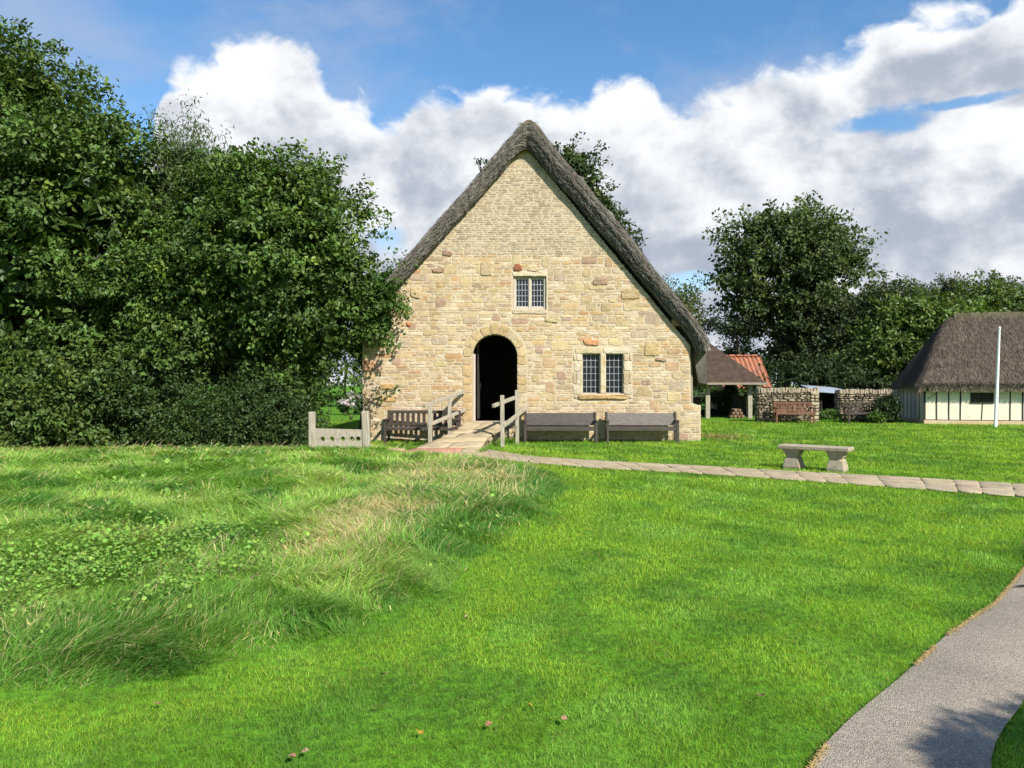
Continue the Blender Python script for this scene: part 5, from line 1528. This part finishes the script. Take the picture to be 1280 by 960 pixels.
sky = ns.new('ShaderNodeTexSky'); sky.sky_type = 'NISHITA'; sky.sun_disc = False; sky.sun_elevation = ELEV; sky.sun_rotation = AZ_; sky.air_density = 1.1; sky.dust_density = .3; sky.ozone_density = 2.5
STR = .10
tc = ns.new('ShaderNodeTexCoord'); DIR = tc.outputs['Generated']
sp = ns.new('ShaderNodeSeparateXYZ'); L.new(DIR, sp.inputs[0])
az = mth('MULTIPLY', mth('ARCTAN2', sp.outputs[0], sp.outputs[1]), 180 / math.pi)
el = mth('MULTIPLY', mth('ARCSINE', sp.outputs[2]), 180 / math.pi)
# stretched direction: clouds flatten towards the horizon
mp = ns.new('ShaderNodeMapping'); mp.inputs['Scale'].default_value = (1, 1, 1.35); L.new(DIR, mp.inputs[0]); DV = mp.outputs[0]
# upper limit of the cumulus bank by bearing
bpts = [(-400, 330), (0, 300), (150, 240), (185, 190), (203, 100), (225, 68), (262, 62), (300, 46), (345, 38), (372, 48), (398, 78), (420, 118), (455, 128), (482, 152), (500, 150), (520, 122), (560, 105), (620, 98), (690, 100), (728, 116), (750, 92), (780, 88), (815, 104), (848, 124), (880, 106), (930, 84), (985, 72), (1030, 58), (1065, 38), (1100, 16), (1160, -4), (1280, -30), (1500, -60)]
fc = ns.new('ShaderNodeFloatCurve'); cv = fc.mapping.curves[0]
EL0, EL1 = 0.0, 40.0
pp = []
for px, py in bpts:
    a = math.degrees(math.atan((px - 640) / F)); e = math.degrees(math.atan((480 - py) / F * math.cos(math.radians(a)))); pp.append(((a + 60) / 120, (e - EL0) / (EL1 - EL0)))
while len(cv.points) < len(pp): cv.points.new(.5, .5)
for q, (a, e) in enumerate(pp): cv.points[q].location = (a, e); cv.points[q].handle_type = 'AUTO_CLAMPED'
fc.mapping.update()
L.new(mth('DIVIDE', mth('ADD', az, 60), 120, clamp=True), fc.inputs['Value'])
top = mth('MULTIPLY', fc.outputs[0], EL1 - EL0)
dep = mth('SUBTRACT', top, el)                              # degrees below the top of the bank
fb = noise(DV, 6.0, 12, .56, .1)
vo = ns.new('ShaderNodeTexVoronoi'); vo.feature = 'SMOOTH_F1'; vo.inputs['Scale'].default_value = 13; vo.inputs['Detail'].default_value = 4; vo.inputs['Roughness'].default_value = .55; vo.inputs['Smoothness'].default_value = .6
dm = ns.new('ShaderNodeVectorMath'); dm.operation = 'ADD'; nv_ = ns.new('ShaderNodeTexNoise'); nv_.inputs['Scale'].default_value = 12; nv_.inputs['Detail'].default_value = 6; L.new(DV, nv_.inputs['Vector'])
sc_ = ns.new('ShaderNodeVectorMath'); sc_.operation = 'SCALE'; sc_.inputs['Scale'].default_value = .10; L.new(nv_.outputs['Color'], sc_.inputs[0]); L.new(DV, dm.inputs[0]); L.new(sc_.outputs[0], dm.inputs[1]); L.new(dm.outputs[0], vo.inputs['Vector'])
puff = mth('SUBTRACT', .5, vo.outputs['Distance'])
edge = mth('ADD', mth('ADD', dep, .8), mth('MULTIPLY', mth('SUBTRACT', fb, .5), 5.0))
edge = mth('ADD', edge, mth('MULTIPLY', puff, 2.2))


def ellipse(px, py, rx, ry, ns_=1.1):
    a0 = math.degrees(math.atan((px - 640) / F)); e0 = math.degrees(math.atan((480 - py) / F * math.cos(math.radians(a0)))); kx_ = math.degrees(1 / F) * math.cos(math.radians(a0)) ** 2
    u = mth('DIVIDE', mth('SUBTRACT', az, a0), rx * kx_); v_ = mth('DIVIDE', mth('SUBTRACT', el, e0), ry * kx_)
    r2_ = mth('ADD', mth('MULTIPLY', u, u), mth('MULTIPLY', v_, v_)); r2_ = mth('ADD', r2_, mth('MULTIPLY', mth('SUBTRACT', fb, .5), 3.0 * ns_)); r2_ = mth('ADD', r2_, mth('MULTIPLY', mth('SUBTRACT', fh, .5), 4.5 * ns_))
    return mth('SUBTRACT', 1, sstep(r2_, .15, 1.7))


cov = sstep(edge, -.25, 1.15)
fh = noise(DV, 17.0, 9, .6, .3)
for (a, b, c, d) in ((1124, 143, 44, 20), (1080, 155, 34, 10), (866, 352, 34, 14), (484, 306, 26, 22), (1200, 128, 70, 7)):
    cov = mth('MULTIPLY', cov, mth('SUBTRACT', 1, mth('MULTIPLY', ellipse(a, b, c, d), .92)))
# thin high veil
mp2 = ns.new('ShaderNodeMapping'); mp2.inputs['Scale'].default_value = (1, 1, 1.6); mp2.inputs['Location'].default_value = (3.1, 1.2, .4); L.new(DIR, mp2.inputs[0])
wis = mth('MULTIPLY', sstep(noise(mp2.outputs[0], 3.6, 9, .6, .4), .46, .74), .6)
# body shading of the cumulus: bright tops, greyer bases, billows
nb = noise(DV, 4.5, 9, .55, .1)
mp3 = ns.new('ShaderNodeMapping'); mp3.inputs['Location'].default_value = (.016, -.01, .03); L.new(DV, mp3.inputs[0]); nb2 = noise(mp3.outputs[0], 4.5, 9, .55, .1)
relief = mth('MULTIPLY', mth('SUBTRACT', nb, nb2), 5.0)
base_ = sstep(dep, 2.0, 15.0)
low = mth('SUBTRACT', 1, sstep(el, 5.0, 12.0))
sh_ = mth('ADD', mth('MULTIPLY', base_, .62), mth('MULTIPLY', mth('SUBTRACT', .52, nb), 1.5))
sh_ = mth('SUBTRACT', sh_, relief)
sh_ = mth('SUBTRACT', sh_, mth('MULTIPLY', puff, .25))
sh_ = mth('SUBTRACT', sh_, mth('MULTIPLY', low, .30))
sh_ = mth('SUBTRACT', sh_, mth('MULTIPLY', mth('SUBTRACT', 1, sstep(edge, .3, 3.2)), .34))
for (a, b, c, d, w) in ((1240, 200, 70, 55, -.5), (790, 110, 45, 32, -.5), (300, 90, 75, 45, -.45), (1240, 330, 90, 30, -.3), (960, 310, 110, 40, .22), (830, 230, 60, 50, .15), (520, 220, 45, 40, .25), (1180, 95, 110, 34, .6), (1215, 160, 80, 22, -.55), (930, 150, 60, 30, -.2), (1120, 250, 90, 40, .12), (400, 150, 45, 20, .1)):
    sh_ = mth('ADD', sh_, mth('MULTIPLY', ellipse(a, b, c, d, .5), w))
shade = sstep(sh_, -.35, 1.15)
K = 1 / STR
white = tuple(K * v_ for v_ in (.56, .57, .585)); grey = tuple(K * v_ for v_ in (.25, .28, .335))
cloud = cmix(shade, white, grey)
veil = tuple(K * v_ for v_ in (.27, .31, .39))
hue = ns.new('ShaderNodeHueSaturation'); hue.inputs['Saturation'].default_value = 1.22; hue.inputs['Value'].default_value = 1.0; L.new(sky.outputs[0], hue.inputs['Color'])
c_ = cmix(wis, hue.outputs[0], veil); c_ = cmix(cov, c_, cloud)
bg = ns.new('ShaderNodeBackground'); bg.inputs['Strength'].default_value = STR; L.new(c_, bg.inputs['Color'])
wo = ns.new('ShaderNodeOutputWorld'); L.new(bg.outputs[0], wo.inputs[0])
W.cycles.sampling_method = 'MANUAL'; W.cycles.sample_map_resolution = 512

# ------------------------------------------------------------------ camera, view
cd = bpy.data.cameras.new('camera'); cd.sensor_width = 36; cd.lens = 36 * F / 1280; cd.clip_end = 2500; cd.clip_start = .05
co = bpy.data.objects.new('camera', cd); co.location = (0, 0, EYE); co.rotation_euler = (R(90), 0, 0); COL.objects.link(co); S.camera = co
vs_ = S.view_settings; vs_.view_transform = 'Standard'; vs_.look = 'None'; vs_.exposure = .85; vs_.gamma = 1; vs_.use_curve_mapping = False
S.cycles.use_denoising = True
try:
    S.cycles.denoiser = 'OPENIMAGEDENOISE'; S.cycles.denoising_input_passes = 'RGB_ALBEDO_NORMAL'
except Exception: pass
S.cycles.max_bounces = 7; S.cycles.diffuse_bounces = 3; S.cycles.transmission_bounces = 4; S.cycles.transparent_max_bounces = 4; S.cycles.use_adaptive_sampling = True; S.cycles.adaptive_threshold = .02
S.cycles.caustics_reflective = False; S.cycles.caustics_refractive = False
